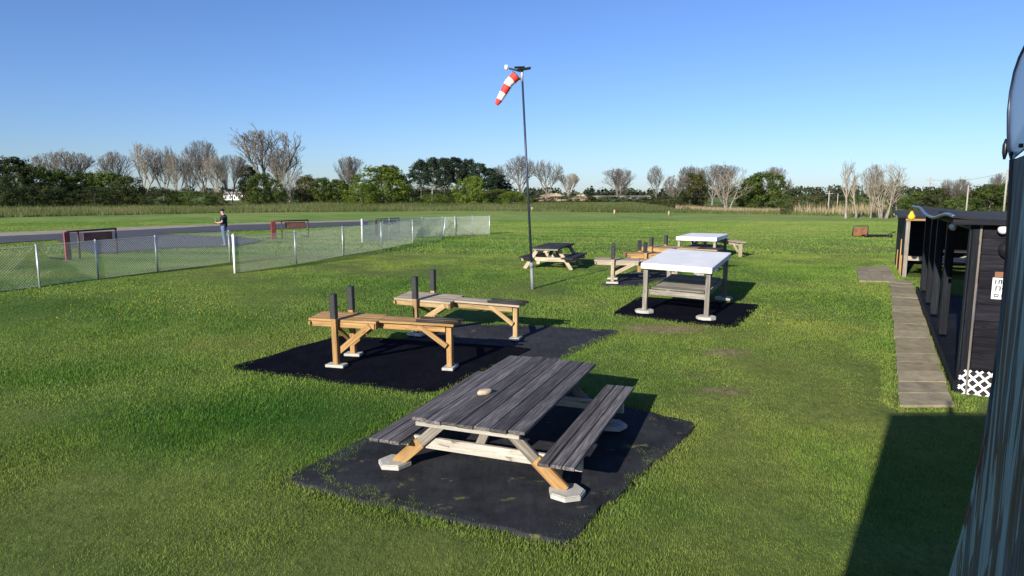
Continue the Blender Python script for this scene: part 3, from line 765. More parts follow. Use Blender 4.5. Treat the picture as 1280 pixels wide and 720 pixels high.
fence('chain_link_fence', [(294, 342), (370, 331), (429, 320), (477, 312), (516, 304), (553, 300.5)], 'middle chain link fence run between the thick white gate post and a leaning post', 1.12, white=(0,), tilt={5: .18}, wr=.0030)
fence('chain_link_fence', [(453, 303), (487, 300), (528, 297), (553, 295.5), (569, 295), (590.5, 294), (612, 293.3)], 'far chain link fence run covered with pale netting', 1.08, sp=.05, wr=.0058, mat='net', white=(0,))
fence('chain_link_fence', [(553.5, 300), (554.5, 295.8)], 'short chain link return joining the middle and far fence runs', 1.08, posts=[], group='chain link fences beside the runway')

# ------------------------------------------------------------------ red pilot barriers
def barrier(p0, p1, label, h=1.0, sidew=.2):
    a = Vector(p0); b_ = Vector(p1); d = (b_-a); L = d.length; yaw = math.atan2(d.y, d.x)
    t = empty('safety_barrier', a, label, 'barrier', 'red safety barriers at the runway', (0, 0, yaw))
    mb = MB()
    for x in (.0, L*.19, L): mb.tube([(x+.08, 0, 0), (x+.08, 0, h)], .035, 8)
    mb.tube([(0, 0, h), (L+.11, 0, h)], .038, 8); mb.build('frame', M['maroon'], t)
    mb = MB(); mb.box((-.06, -.06, h*.5), (.24, .05, h*.98)); mb.build('side_panel', M['redpanel'], t)
    mb = MB(); mb.box((L*.66, .05, h*.76), (L*.62, .02, h*.30)); mb.build('panel', M['redmesh'], t)
    mb = MB(); mb.bar((-.06, .02, .06), (-.06, .8, .06), .05, .05); mb.build('foot', M['blackmetal'], t)
    mb = MB(); mb.bar((L+.08, .02, .06), (L+.08, .8, .06), .05, .05); mb.build('foot', M['blackmetal'], t)
barrier(G(86, 325), G(145, 318.5), 'dark framed barrier with faded red side panel, nearest the left edge', 1.06)
barrier(G(343, 299), G(384, 297), 'dark framed barrier with red panel standing beside the runway behind the fence', .98)
barrier(G(470, 294.5), G(498, 292), 'red barrier seen through the pale netting of the far fence', .95)

# ------------------------------------------------------------------ person flying a model
def skin_obj(name, verts, edges, radii, mat, parent, sub=2, smooth=True, root=0):
    me = bpy.data.meshes.new(name); me.from_pydata([tuple(v) for v in verts], edges, []); me.materials.append(mat)
    o = bpy.data.objects.new(name, me); scn.collection.objects.link(o); o.parent = parent
    sm = o.modifiers.new('skin', 'SKIN'); sm.use_smooth_shade = True
    for i, v in enumerate(me.skin_vertices[0].data):
        r = radii[i]; v.radius = r if hasattr(r, '__len__') else (r, r); v.use_root = (i == root)
    ss = o.modifiers.new('sub', 'SUBSURF'); ss.levels = sub; ss.render_levels = sub
    return o
M['skin'] = plain('skin', (.50, .30, .22), .5, var=.05); M['navy'] = plain('navy_shirt', (.012, .014, .032), .9, var=.2)
M['jeans'] = plain('blue_jeans', (.10, .15, .26), .9, var=.2); M['cap'] = plain('dark_cap', (.012, .012, .016), .8); M['hair'] = plain('grey_hair', (.22, .20, .18), .9)
M['shoe'] = plain('grey_shoe', (.12, .12, .12), .8)
pp = G(281, 307.5)
pers = empty('person', pp, 'person in dark cap, navy t-shirt and blue jeans holding a radio transmitter by the runway', 'person')
# faces -x
bv = [(0, 0, .93), (.02, 0, 1.15), (.05, 0, 1.36), (.02, 0, 1.47), (-.02, 0, 1.56), (-.035, 0, 1.64),
      (-.01, .10, .88), (-.04, .11, .50), (.02, .11, .09), (-.13, .12, .04),
      (.02, -.10, .88), (.03, -.11, .50), (.08, -.11, .09), (-.07, -.12, .04),
      (.04, .18, 1.40), (.04, .24, 1.14), (-.22, .16, 1.12), (-.30, .11, 1.13),
      (.04, -.18, 1.40), (.05, -.24, 1.14), (-.21, -.17, 1.10), (-.29, -.11, 1.13), (-.115, 0, 1.60)]
be = [(0, 1), (1, 2), (2, 3), (3, 4), (4, 5), (0, 6), (6, 7), (7, 8), (8, 9), (0, 10), (10, 11), (11, 12), (12, 13), (2, 14), (14, 15), (15, 16), (16, 17), (2, 18), (18, 19), (19, 20), (20, 21), (5, 22)]
br_ = [(.085, .10), (.08, .10), (.09, .12), .055, .085, .085, .085, .058, .04, .04, .085, .058, .04, .04, .058, .045, .032, .03, .058, .045, .032, .03, .02]
skin_obj('body', bv, be, br_, M['skin'], pers)
skin_obj('shirt', [(0, 0, .82), (.02, 0, 1.12), (.055, 0, 1.36), (.03, 0, 1.455), (.04, .18, 1.405), (.04, .235, 1.2), (.04, -.18, 1.405), (.05, -.235, 1.2)], [(0, 1), (1, 2), (2, 3), (2, 4), (4, 5), (2, 6), (6, 7)], [(.165, .19), (.15, .185), (.15, .19), .08, .078, .068, .078, .068], M['navy'], pers)
skin_obj('jeans', [(0, 0, 1.0), (0, 0, .86), (-.01, .10, .80), (-.04, .11, .48), (.02, .11, .09), (.02, -.10, .80), (.03, -.11, .48), (.08, -.11, .09)], [(0, 1), (1, 2), (2, 3), (3, 4), (1, 5), (5, 6), (6, 7)], [(.14, .17), (.14, .17), .10, .077, .065, .10, .077, .065], M['jeans'], pers)
for q in ((.02, .11), (.08, -.11)):
    skin_obj('shoe', [(q[0]+.04, q[1], .045), (q[0]-.08, q[1]*1.05, .04), (q[0]-.20, q[1]*1.1, .03)], [(0, 1), (1, 2)], [.075, .070, .052], M['shoe'], pers, 1)
skin_obj('hair', [(.03, 0, 1.60), (.01, 0, 1.66)], [(0, 1)], [.08, .092], M['hair'], pers)
mb = MB(); mb.tube([(-.03, 0, 1.655), (-.03, 0, 1.70), (-.03, 0, 1.745), (-.03, 0, 1.765)], [.112, .112, .085, .03], 14); mb.prism([(-.10, -.075), (-.10, .075), (-.20, .05), (-.215, 0), (-.20, -.05)], 1.655, 1.667); mb.build('cap', M['cap'], pers)
for sy in (-1, 1):
    for k in range(4):
        y = sy*(.085-.0*k); z = 1.155-k*.019
        skin_obj('finger', [(-.31, sy*.115, z), (-.355, sy*.10, z), (-.365+.004*k, sy*.07, z)], [(0, 1), (1, 2)], [.010, .009, .008], M['skin'], pers, 1)
    skin_obj('thumb', [(-.29, sy*.10, 1.16), (-.32, sy*.075, 1.185), (-.345, sy*.06, 1.185)], [(0, 1), (1, 2)], [.012, .010, .009], M['skin'], pers, 1)
tx = empty('radio_transmitter', pp+Vector((-.335, 0, 1.13)), 'small dark radio transmitter held in both hands of the person', 'radio')
mb = MB(); mb.box((0, 0, 0), (.05, .13, .15), Matrix.Rotation(.5, 3, 'Y'), ch=.012); mb.build('case', M['black'], tx)
mb = MB(); mb.tube([(-.02, 0, .07), (-.06, 0, .22)], .005, 6); mb.build('antenna', M['galv'], tx)

# ------------------------------------------------------------------ near shed (dark, open side)
def W(A, a, b_, z): return Vector((A.x+u27.x*a+n27.x*b_, A.y+u27.y*a+n27.y*b_, z))
ROT = Matrix((u27, -n27, Vector((0, 0, 1)))).transposed()      # local x along u27, y = -n27
def lbox(mb, A, a0, a1, b0_, b1, z0, z1, ch=.004):
    c = W(A, (a0+a1)/2, (b0_+b1)/2, (z0+z1)/2); mb.box(c-ORI, (abs(a1-a0), abs(b1-b0_), abs(z1-z0)), ROT, ch)
ORI = Vector((SA.x, SA.y, gzf(SA.x, SA.y)))
zg = ORI.z; ZR = 2.86
shed = empty('open_shed', ORI, 'dark painted open sided shed with sagging roof edge beside the paver path', 'shed')
mb = MB(); lbox(mb, SA, 0, .05, .12, SHW-.12, zg+.38, ZR-.32); 
for i in range(9):
    z0 = zg+.40+i*.25
    lbox(mb, SA, -.018, -.001, .115, SHW-(.1 if i < 7 else .1 if i == 7 else 1.6), z0, z0+.246)
mb.build('end_wall', M['siding'], shed)
mb = MB(); lbox(mb, SA, .06, SHL, SHW-.06, SHW, zg-.1, ZR-.15); mb.build('back_wall', M['siding'], shed)
mb = MB(); lbox(mb, SA, -.03, .10, -.02, .10, zg-.05, ZR-.05, .01); mb.build('corner_post', M['dark_wood'], shed)
mb = MB(); lbox(mb, SA, -.05, -.031, .07, .10, zg+.0, ZR-.06, .004); mb.build('corner_strip', M['edge_wood'], shed)
mb = MB(); lbox(mb, SA, -.004, .16, -.045, -.022, zg+.0, ZR-.06, .004); mb.build('corner_board', M['dark_wood'], shed)
mb = MB(); lbox(mb, SA, -.03, .09, SHW-.1, SHW+.02, zg-.05, ZR-.1, .01); mb.build('corner_post', M['edge_wood'], shed)
# posts of the open side, from the photographed foot positions
for px, py in ((1180, 427), (1169, 401), (1162, 386), (1154, 370)):
    p = G(px, py); a = (p-SA).dot(u27); mb = MB(); zz = gzf(*W(SA, a, 0, 0)[:2])
    lbox(mb, SA, a-.08, a+.08, -.02, .12, zz+.15, ZR-.05, .006); mb.build('post', M['dark_wood'], shed)
mb = MB(); n = 8
for i in range(n):
    a0, a1 = SHL*i/n, SHL*(i+1)/n; vs = []
    for a in (a0, a1):
        for b_ in (.0, SHW-.07): q = W(SA, a, b_, 0); vs.append(Vector((q.x, q.y, gzf(q.x, q.y)+.04))-ORI)
    mb.add([vs[0], vs[1], vs[3], vs[2]], [[0, 1, 2, 3][::-1]])
mb.build('floor', M['dark_wood'], shed)  # shadowed concrete slab, its shade put into the dark colour
mb = MB(); n = 8
for i in range(n):
    a0, a1 = SHL*i/n, SHL*(i+1)/n; p = W(SA, a0, 0, 0); q = W(SA, a1, 0, 0); z0, z1 = gzf(p.x, p.y), gzf(q.x, q.y)
    pa = W(SA, a0, -.06, z0+.09)-ORI; pb = W(SA, a1, -.06, z1+.09)-ORI
    mb.bar(pa, pb, .06, .20)
mb.build('base_beam', M['dark_wood'], shed)
mb = MB(); lbox(mb, SA, .05, SHL, -.02, .03, ZR-.22, ZR-.06); mb.build('header', M['dark_wood'], shed)
# roof: sheet with sagging left edge
V = []; Fq = []; nu, nv = 40, 10
for i in range(nu+1):
    for j in range(nv+1):
        a = -.18+(SHL+.3)*i/nu; b_ = -.30+(SHW+.45)*j/nv
        sag = -.13*math.sin(math.pi*min(1, max(0, (a-.3)/(SHL*.75))))**2*(1-j/nv)**1.5
        z = ZR+.02-.34*j/nv+sag+.006*math.sin(a*2.3)*(1-j/nv)
        V.append(W(SA, a, b_, z)-ORI)
n0 = len(V); V += [v-Vector((0, 0, .045)) for v in V]
for i in range(nu):
    for j in range(nv):
        q = [i*(nv+1)+j, (i+1)*(nv+1)+j, (i+1)*(nv+1)+j+1, i*(nv+1)+j+1]; Fq.append(q[::-1]); Fq.append([n0+k for k in q])
for i in range(nu):
    for j in (0, nv): q = [i*(nv+1)+j, (i+1)*(nv+1)+j]; Fq.append([q[0], q[1], n0+q[1], n0+q[0]])
for j in range(nv):
    for i in (0, nu): q = [i*(nv+1)+j, i*(nv+1)+j+1]; Fq.append([q[0], q[1], n0+q[1], n0+q[0]])
mb = MB(); mb.add(V, Fq); roof_o = mb.build('roof', M['roof'], shed)
mb = MB(); mb.tube([V[i*(nv+1)]+Vector((0, 0, -.02)) for i in range(nu+1)], .028, 8); mb.build('eave_trim', M['rooftrim'], roof_o)
mb = MB(); lbox(mb, SA, -.22, -.185, -.3, SHW*.2, ZR-.13, ZR-.05); mb.build('fascia', M['dark_wood'], roof_o)
# lattice skirt
mb = MB(); x0, x1, z0, z1 = -.02, SHW-.1, zg-.02, zg+.37; hL = z1-z0
s = x0-hL
while s < x1:
    for dr in (1, -1):
        a = (s, z0) if dr > 0 else (s+hL, z0); b_ = (s+hL, z1) if dr > 0 else (s, z1)
        def cl(p, q):
            for lim in (x0, x1):
                lo = lim == x0
                if (p[0] < lim if lo else p[0] > lim): f = (lim-p[0])/(q[0]-p[0]); p = (lim, p[1]+(q[1]-p[1])*f)
                if (q[0] < lim if lo else q[0] > lim): f = (lim-p[0])/(q[0]-p[0]); q = (lim, p[1]+(q[1]-p[1])*f)
            return p, q
        if max(a[0], b_[0]) <= x0+.01 or min(a[0], b_[0]) >= x1-.01: continue
        p, q = cl(a, b_); off = -.030 if dr > 0 else -.0385
        mb.bar(W(SA, off, p[0], p[1])-ORI, W(SA, off, q[0], q[1])-ORI, .008, .030, (0, 0, 1), .001)
    s += .15
mb.build('lattice_skirt', M['whitepost'], shed)
mb = MB(); lbox(mb, SA, -.0295, -.024, -.02, SHW-.1, zg-.04, zg+.37); mb.build('skirt_backing', M['black'], shed)
# sign on end wall with faint dark marks, orange strip above
sg = PD(1250.5, 362, 9.2)
def onwall(px, py, off=-.03):
    """point on the shed's end wall plane"""
    d = ray(px, py); A = Vector((SA.x, SA.y, 0))+u27*off; t = (A-Vector((0, 0, CZ))).dot(u27)/d.dot(u27); return Vector((0, 0, CZ))+d*t
c = onwall(1253, 361, -.035)
sign = empty('sign', c, 'small white sign with dark lettering under an orange strip on the dark shed wall', 'sign')
mb = MB(); mb.box((0, 0, 0), (.012, .26, .32), ROT, .003); mb.build('board', M['whitepost'], sign)
mb = MB(); mb.box((0, 0, .21), (.012, .22, .08), ROT, .003); mb.build('orange_strip', M['rust'], sign)
mb = MB()
def mk(y, z, w_, h_): mb.box(ROT@Vector((-.008, y, z)), (.004, w_, h_), ROT, .001)
for (y, z, w_, h_) in ((.09, .10, .018, .06), (.05, .10, .018, .06), (.03, .125, .04, .012), (.02, .10, .018, .06), (-.03, .10, .018, .06), (-.045, .125, .045, .012), (.08, 0, .018, .07), (.055, .03, .05, .012), (.03, 0, .018, .07), (-.01, 0, .05, .014), (.07, -.09, .06, .014), (.07, -.12, .06, .014), (.095, -.105, .014, .04), (.045, -.105, .014, .04), (0, -.105, .018, .05)): mk(y, z, w_, h_)
mb.build('lettering', M['black'], sign)
c = onwall(1254, 287, -.12)
lamp = empty('wall_lamp', c, 'round floodlight on the dark shed wall beneath the roof', 'lamp')
bm = bmesh.new(); bmesh.ops.create_uvsphere(bm, u_segments=16, v_segments=10, radius=.07); me = bpy.data.meshes.new('globe'); bm.to_mesh(me); bm.free(); me.materials.append(M['glassw'])
for p in me.polygons: p.use_smooth = True
o = bpy.data.objects.new('globe', me); scn.collection.objects.link(o); o.parent = lamp
mb = MB(); mb.tube([u27*.07, u27*.13], .05, 10); mb.build('mount', M['black'], lamp)
c = onwall(1261, 312, -.05); mb = MB(); mb.tube([c, c+u27*-.05], .13, 14); o = mb.build('vent_cover', M['black']); tag(o, 'black round vent on the shed wall partly hidden by the peeling boards', 'vent')
# floodlight under eave
c = PD(1196, 280, 10.9); fl = empty('floodlight', c, 'twin grey floodlight under the sagging eave of the shed', 'lamp')
mb = MB(); mb.tube([(0, 0, 0), (-.10, -.05, -.05)], [.035, .06], 10); mb.build('lamp_head', M['galv'], fl)
mb = MB(); mb.tube([(.04, .02, .0), (.13, .05, .02)], [.03, .05], 10); mb.build('lamp_head', M['galv'], fl)
mb = MB(); mb.tube([(.02, .0, .0), (.03, .04, .12)], .02, 6); mb.build('bracket', M['blackmetal'], fl)
c = W(SA, SHL-.3, -.34, ZR-.24); by = empty('yellow_beacon', c, 'yellow lamp hanging at the far end of the shed eave', 'lamp')
mb = MB(); mb.tube([(0, 0, -.10), (0, 0, -.05), (0, 0, .0), (0, 0, .06), (0, 0, .12)], [.05, .085, .085, .05, .025], 12); mb.build('bulb', M['yellow'], by)
mb = MB(); mb.tube([(0, 0, .09), (0, 0, .17)], .02, 6); mb.build('hook', M['blackmetal'], by)
# table and chairs inside
def plastic_chair(p, yaw, label):
    t = empty('plastic_chair', p, label, 'chair', 'white plastic chairs in the sheds', (0, 0, yaw))
    mb = MB(); mb.box((0, 0, .43), (.42, .42, .03), ch=.012); mb.build('seat', M['whitepost'], t)
    mb = MB(); mb.box((-.20, 0, .66), (.03, .40, .44), Matrix.Rotation(-.12, 3, 'Y'), ch=.012); mb.build('backrest', M['whitepost'], t)
    for sx in (-1, 1):
        for sy in (-1, 1): mb = MB(); mb.bar((sx*.2, sy*.19, 0), (sx*.17, sy*.17, .43), .035, .035); mb.build('leg', M['whitepost'], t)
    for sy in (-1, 1): mb = MB(); mb.bar((-.19, sy*.21, .62), (.15, sy*.21, .62), .04, .02); mb.bar((.15, sy*.21, .62), (.18, sy*.2, .43), .03, .02); mb.build('armrest', M['whitepost'], t)
for (a, b_, yw, lb) in ((2.6, 1.2, 2.0, 'white plastic chair inside the near shed, closest to its end wall'), (5.2, 1.0, 1.1, 'white plastic chair deep inside the near shed')):
    p = W(SA, a, b_, 0); p.z = gzf(p.x, p.y); plastic_chair(p, yw, lb)
# ------------------------------------------------------------------ far shed
ORI = Vector((FA.x, FA.y, .7)); H2 = 1.78
fs = empty('open_shed', ORI, 'low dark roofed open fronted shelter with pale front post beyond the path', 'shed')
mb = MB(); lbox(mb, FA, 0, .10, 0, .11, .68, .7+H2-.04); mb.build('post', M['grey_wood'], fs, 'pale weathered front corner post')
for b_ in (2.2, 4.4, FW-.11): mb = MB(); lbox(mb, FA, 0, .1, b_, b_+.1, .68, .7+H2-.04); mb.build('post', M['grey_wood'], fs)
mb = MB(); lbox(mb, FA, -.045, -.002, -.02, FW, .7+H2-.10, .7+H2+.01); mb.build('header', M['tan_wood'], fs)
mb = MB(); lbox(mb, FA, -.035, -.002, .112, FW, 1.20, 1.33); mb.build('rail', M['pale_wood'], fs)
mb = MB()
for i in range(12):
    a0 = .14+i*.322; lbox(mb, FA, a0, a0+.24, -.02, .01, .70, .7+H2-.02)
mb.build('side_wall', M['dark_wood'], fs)
for k, a in enumerate((.30, .95, 2.6)): mb = MB(); lbox(mb, FA, a, a+.14, -.05, -.022, .70, 1.32+.45*(k % 2)); mb.build('stud', M['orange_wood'], fs, 'bright orange bare board on the side wall')
mb = MB(); lbox(mb, FA, FD-.05, FD, 0, FW, .68, .7+H2-.1); mb.build('back_wall', M['siding'], fs)
mb = MB(); a0 = -.12; a1 = FD+.1
zA, zB = .7+H2+.04, .7+H2+.10
mb.add([W(FA, a0, -.2, zA)-ORI, W(FA, a0, FW+.2, zA)-ORI, W(FA, a1, FW+.2, zB)-ORI, W(FA, a1, -.2, zB)-ORI]+[W(FA, a0, -.2, zA-.05)-ORI, W(FA, a0, FW+.2, zA-.05)-ORI, W(FA, a1, FW+.2, zB-.05)-ORI, W(FA, a1, -.2, zB-.05)-ORI],
       [[0, 1, 2, 3], [7, 6, 5, 4], [0, 4, 5, 1], [1, 5, 6, 2], [2, 6, 7, 3], [3, 7, 4, 0]]); mb.build('roof', M['roof'], fs)
p = W(FA, 1.6, 1.8, .7)
picnic('picnic_table', p, math.atan2(n27.y, n27.x)-math.pi/2, 'small picnic table standing inside the far open shelter', L=1.8, topw=.75, n=5, H=.72, seatH=.42, seatX=.62, big=False)
for a, b_, yw, lb in ((.7, 1.0, .4, 'white plastic chair at the left front of the far shelter'), (.6, 2.7, 2.4, 'white plastic chair in front of the table in the far shelter')): plastic_chair(W(FA, a, b_, .7), yw, lb)

# ------------------------------------------------------------------ clubhouse: wall beside the camera, block behind that throws the big shadow
club = empty('clubhouse', (0, -2, 0), 'wall of peeling blue grey boards filling the right edge of the photo', 'building')
OC = Vector((0, -2, 0))
w0 = Vector((.44, 0, 0))                       # the side wall plane passes here, direction u27
def onside(px, py):
    d = ray(px, py); nn = Vector((u27.y, -u27.x, 0)); t = (w0-Vector((0, 0, 0))).dot(nn)/d.dot(nn); return Vector((0, 0, CZ))+d*t
edge = [(1262, 200), (1260, 250), (1256.5, 320), (1250, 400), (1241, 470), (1230, 540), (1216, 610), (1202, 665), (1186, 720)]
ep = [onside(*p) for p in edge]
# smoothed polyline, carried on down to the ground
bot = ep[-1]+(ep[-1]-ep[-3])*1.0; ep += [bot, Vector((bot.x+.02, bot.y+.04, .9)), Vector((bot.x+.03, bot.y+.06, -.05))]
def salong(p): return (p-w0).dot(u27)
nn = Vector((u27.y, -u27.x, 0))                # points away from the camera side (to the right)
ztop = lambda s: ep[0].z+(-.03)*(s-salong(ep[0]))
BW = [.15]*20; mb = MB()
# vertical boards that fan with the flared corner: board k spans between offsets of the edge curve
nb = 16; smax = 3.0
zs = [p.z for p in ep]
for k in range(nb):
    f0, f1 = k/nb, (k+1)/nb; vs = []; gr = []; wdt = smax/nb
    back = random.uniform(0, .006)
    for i, p in enumerate(ep):
        s1 = salong(p)-smax*f0-.002; s0 = salong(p)-smax*f1+.002
        top = (i == 0)
        for s_, off in ((s0, back), (s1, back), (s1, back+.03), (s0, back+.03)):
            q = w0+u27*s_+nn*off; z = p.z+(.0 if not top else .035*(salong(p)-s_)); q.z = z
            vs.append(q-OC); gr.append(Vector((z, s_, off)))
    fsx = []
    for i in range(len(ep)-1):
        o = i*4
        for a, b_ in ((0, 1), (1, 2), (2, 3), (3, 0)): fsx.append([o+a, o+4+a, o+4+b_, o+b_])
    fsx.append([0, 1, 2, 3]); fsx.append([len(vs)-1, len(vs)-2, len(vs)-3, len(vs)-4])
    mb.add(vs, fsx, gr)
mb.build('side_wall', M['peeling'], club)
# corner trim board on the flared edge
mb = MB(); mb.tube([p-OC+nn*.012 for p in ep], [.014]*len(ep), 6); mb.build('corner_trim', M['peeling'], club)
# return wall around the corner
mb = MB(); vs = []; fsx = []; gr = []
for i, p in enumerate(ep):
    for dd in (.035, 4.0):
        q = p+nn*dd+u27*-.02; vs.append(q-OC); gr.append(Vector((p.z, dd, 0)))
for i in range(len(ep)-1): fsx.append([i*2, i*2+1, i*2+3, i*2+2])
n0 = len(vs); vs += [v-u27*.04 for v in vs[:n0]]; gr += gr[:n0]; fsx += [[n0+a for a in f][::-1] for f in fsx]
mb.add(vs, fsx, gr); mb.build('front_wall', M['peeling'], club)
# rear block (behind the camera), gable rising to the right
E0 = Vector((-.945, -.40, 0)); mb = MB()
prof = [(0, 0), (1.48, 0), (9, 0), (9, 5.0), (5.0, 5.45), (0, 4.42)]
vs = []
for (s_, z) in prof: q = E0+n27*s_; vs.append(Vector((q.x, q.y, z))-OC)
for (s_, z) in prof: q = E0+n27*s_-u27*6; vs.append(Vector((q.x, q.y, z))-OC)
n = len(prof); fsx = [list(range(n)), [n+i for i in range(n)][::-1]]+[[i, n+i, n+(i+1) % n, (i+1) % n] for i in range(n)]
mb.add(vs, fsx); mb.build('rear_block', M['siding'], club)
# pale curved metal flashing above the wall, with its dark bead, knob and bolts
fe = [(1262, 198), (1259.5, 185), (1258.5, 165), (1259, 140), (1261, 115), (1266, 90), (1272, 72), (1279, 57), (1290, 46), (1310, 35)]
fp = [onside(*p)+nn*.004 for p in fe]
M['flash'] = plain('pale_blue_metal', (.30, .40, .56), .35, .2, var=.05, scale=2)
back = [Vector((0, 0, 0))]
s_far = salong(fp[-1])-.25
poly = [(salong(p), p.z) for p in fp]+[(s_far, fp[-1].z+.02), (s_far, fp[0].z+.075)]
Mx = Matrix((u27, Vector((0, 0, 1)), nn)).transposed().to_4x4(); Mx.translation = w0+nn*.006-OC
mb = MB(); mb.prism(poly, 0, .006, Mx); mb.build('metal_flashing', M['flash'], club)
mb = MB(); mb.tube([p-OC-nn*.0+Vector((0, 0, 0)) for p in fp], [.004, .006, .005, .0055, .004, .004, .0035, .003, .003, .003], 8); mb.build('flashing_bead', M['polepaint'], club)
kp = onside(1256.5, 186); mb = MB(); mb.tube([kp-OC+Vector((0, 0, -.032)), kp-OC+Vector((0, 0, -.012)), kp-OC+Vector((0, 0, .010)), kp-OC+Vector((0, 0, .030))], [.003, .0075, .008, .003], 10); mb.build('cable_knob', M['black'], club)
for px, py in ((1264.5, 192), (1276.5, 182)):
    q = onside(px, py); mb = MB(); mb.tube([q-OC-nn*.006, q-OC+nn*.004], .006 if py > 100 else .003, 10); mb.build('bolt', M['black'], club)

# ------------------------------------------------------------------ far small things
bx = G(1075, 296)
t = empty('goal_frame', bx, 'orange brown board in a dark frame standing on the lawn at right', 'board')
mb = MB(); mb.box((0, 0, .30), (.80, .03, .48)); mb.build('panel', M['rust'], t)
mb = MB(); mb.tube([(-.43, 0, 0), (-.43, 0, .62), (.43, 0, .62), (.43, 0, 0)], .028, 8); mb.tube([(-.43, 0, 0), (-.43, .5, 0)], .028, 6); mb.tube([(.43, 0, 0), (.43, .5, 0)], .028, 6); mb.build('frame', M['blackmetal'], t)
fp1 = G(1097, 296.5)
t = empty('low_trailer', fp1, 'low dark flat trailer lying on the grass beside the orange brown board', 'trailer')
mb = MB(); mb.box((0, .2, .10), (1.5, .8, .05)); mb.build('deck', M['dark_wood'], t)
for sx in (-.75, .62):
    mb = MB(); mb.tube([(sx, -.26, .09), (sx, -.2, .09)], .09, 14); mb.build('wheel', M['black'], t)
mb = MB(); mb.tube([(.7, .2, .15), (1.1, .2, .3)], .03, 6); mb.build('drawbar', M['blackmetal'], t)
for (px, py, lab) in ((768, 268, 'small white marker post on the mown edge, left of the pair'), (836, 270, 'small white marker post with an orange foot, right of the pair'), (665, 264, 'small white marker post seen beside the windsock pole')):
    p = G(px, py); t = empty('marker_post', p, lab, 'marker', 'white marker posts along the mown edge')
    mb = MB(); mb.tube([(0, 0, 0), (0, 0, .48), (0, 0, .55)], [.11, .10, .05], 8); mb.build('post', M['pale_wood'], t)
    mb = MB(); mb.tube([(0, 0, .0), (0, 0, .10)], .17, 8); mb.build('foot', M['rust'], t)

# ------------------------------------------------------------------ trees
def leaf_cloud(cent, rad, per, size, flat=.8):
    """cent (n,3), rad (n,) clump radii; returns verts of triangles, tint"""
    n = len(cent); c = np.repeat(cent, per, 0); r = np.repeat(rad, per)
    d = rng.normal(size=(n*per, 3)); d /= np.linalg.norm(d, axis=1)[:, None]
    rr = r*rng.random(n*per)**.45; p = c+d*rr[:, None]*[1, 1, flat]
    a = rng.normal(size=(n*per, 3)); a /= np.linalg.norm(a, axis=1)[:, None]; b = np.cross(a, d); b /= np.linalg.norm(b, axis=1)[:, None]+1e-9
    s = size*(.6+.8*rng.random(n*per))[:, None]
    v = np.stack([p-a*s, p+a*s, p+b*s*1.3], 1).reshape(-1, 3)
    t = np.repeat(rng.random(n), per)*.5+rng.random(n*per)*.5
    return v, np.repeat(t, 3)
TREELIB = {}
def crown_mesh(kind, H, Wd):
    """unit trees H tall, W wide"""
    if kind in ('oak', 'shrub', 'spread'):
        n = {'oak': 130, 'shrub': 90, 'spread': 150}[kind]
        z0 = {'oak': .08, 'shrub': .0, 'spread': .03}[kind]
        u = rng.random(n); ang = rng.random(n)*2*math.pi
        zc = z0+(1-z0)*.94*u
        env = np.sin(np.clip((zc-z0)/(1-z0)*.80+.20, 0, 1)*math.pi)**.5
        lob = 1+.22*np.sin(ang*3+rng.random()*6)+.15*np.sin(ang*5+zc*7)
        rr = Wd/2*env*lob*(.35+.65*rng.random(n)**.5)
        cent = np.stack([rr*np.cos(ang), rr*np.sin(ang), zc*H], -1); rad = (.07+.07*rng.random(n))*H*(1.3 if kind == 'shrub' else 1)
        return leaf_cloud(cent, rad, 70, H*.020)
    if kind == 'pine':
        n = 80; u = rng.random(n)**.8; ang = rng.random(n)*2*math.pi; zc = .42+.54*u
        rr = Wd/2*(1.06-zc)**.8*1.7*(.2+.8*rng.random(n)**.6)*np.clip((zc-.3)*5, 0, 1)
        cent = np.stack([rr*np.cos(ang), rr*np.sin(ang), zc*H], -1); rad = (.05+.055*rng.random(n))*H
        return leaf_cloud(cent, rad, 70, H*.015, .75)
    if kind == 'spruce':
        n = 80; u = rng.random(n); ang = rng.random(n)*2*math.pi; zc = .06+.92*u
        rr = Wd/2*(1.02-zc)*(.3+.7*rng.random(n)**.5); cent = np.stack([rr*np.cos(ang), rr*np.sin(ang), zc*H-rr*.25], -1); rad = (.03+.06*(1-zc))*H
        return leaf_cloud(cent, rad, 50, H*.018, .5)
def trunk_tube(mb, H, r, lean=0, n=7, frac=1.):
    pts = []; 
    for i in range(7):
        f = i/6; pts.append((lean*f*H+.02*H*math.sin(f*5+lean*9), .015*H*math.sin(f*4+2), H*frac*f))
    mb.tube(pts, [r*(1-.75*i/6) for i in range(7)], n); return pts
def leafy(kind, var):
    H = 10.; Wd = {'oak': 8.5, 'shrub': 12., 'spread': 12., 'pine': 6.0, 'spruce': 7.}[kind]
    v, t = crown_mesh(kind, H, Wd); mb = MB(); trunk_tube(mb, H, .22 if kind != 'pine' else .20, rng.uniform(-.03, .03), frac=.8 if kind != 'pine' else .95)
    for k in range(7 if kind != 'shrub' else 5):
        a = rng.random()*6.28; z = H*(.25+.45*rng.random()) if kind != 'shrub' else .4; l = Wd*.3
        mb.tube([(0, 0, z), (math.cos(a)*l*.5, math.sin(a)*l*.5, z+l*.35), (math.cos(a)*l, math.sin(a)*l, z+l*(.6 if kind != 'pine' else .15))], [.09, .05, .02], 5)
    return (v, t, mb)
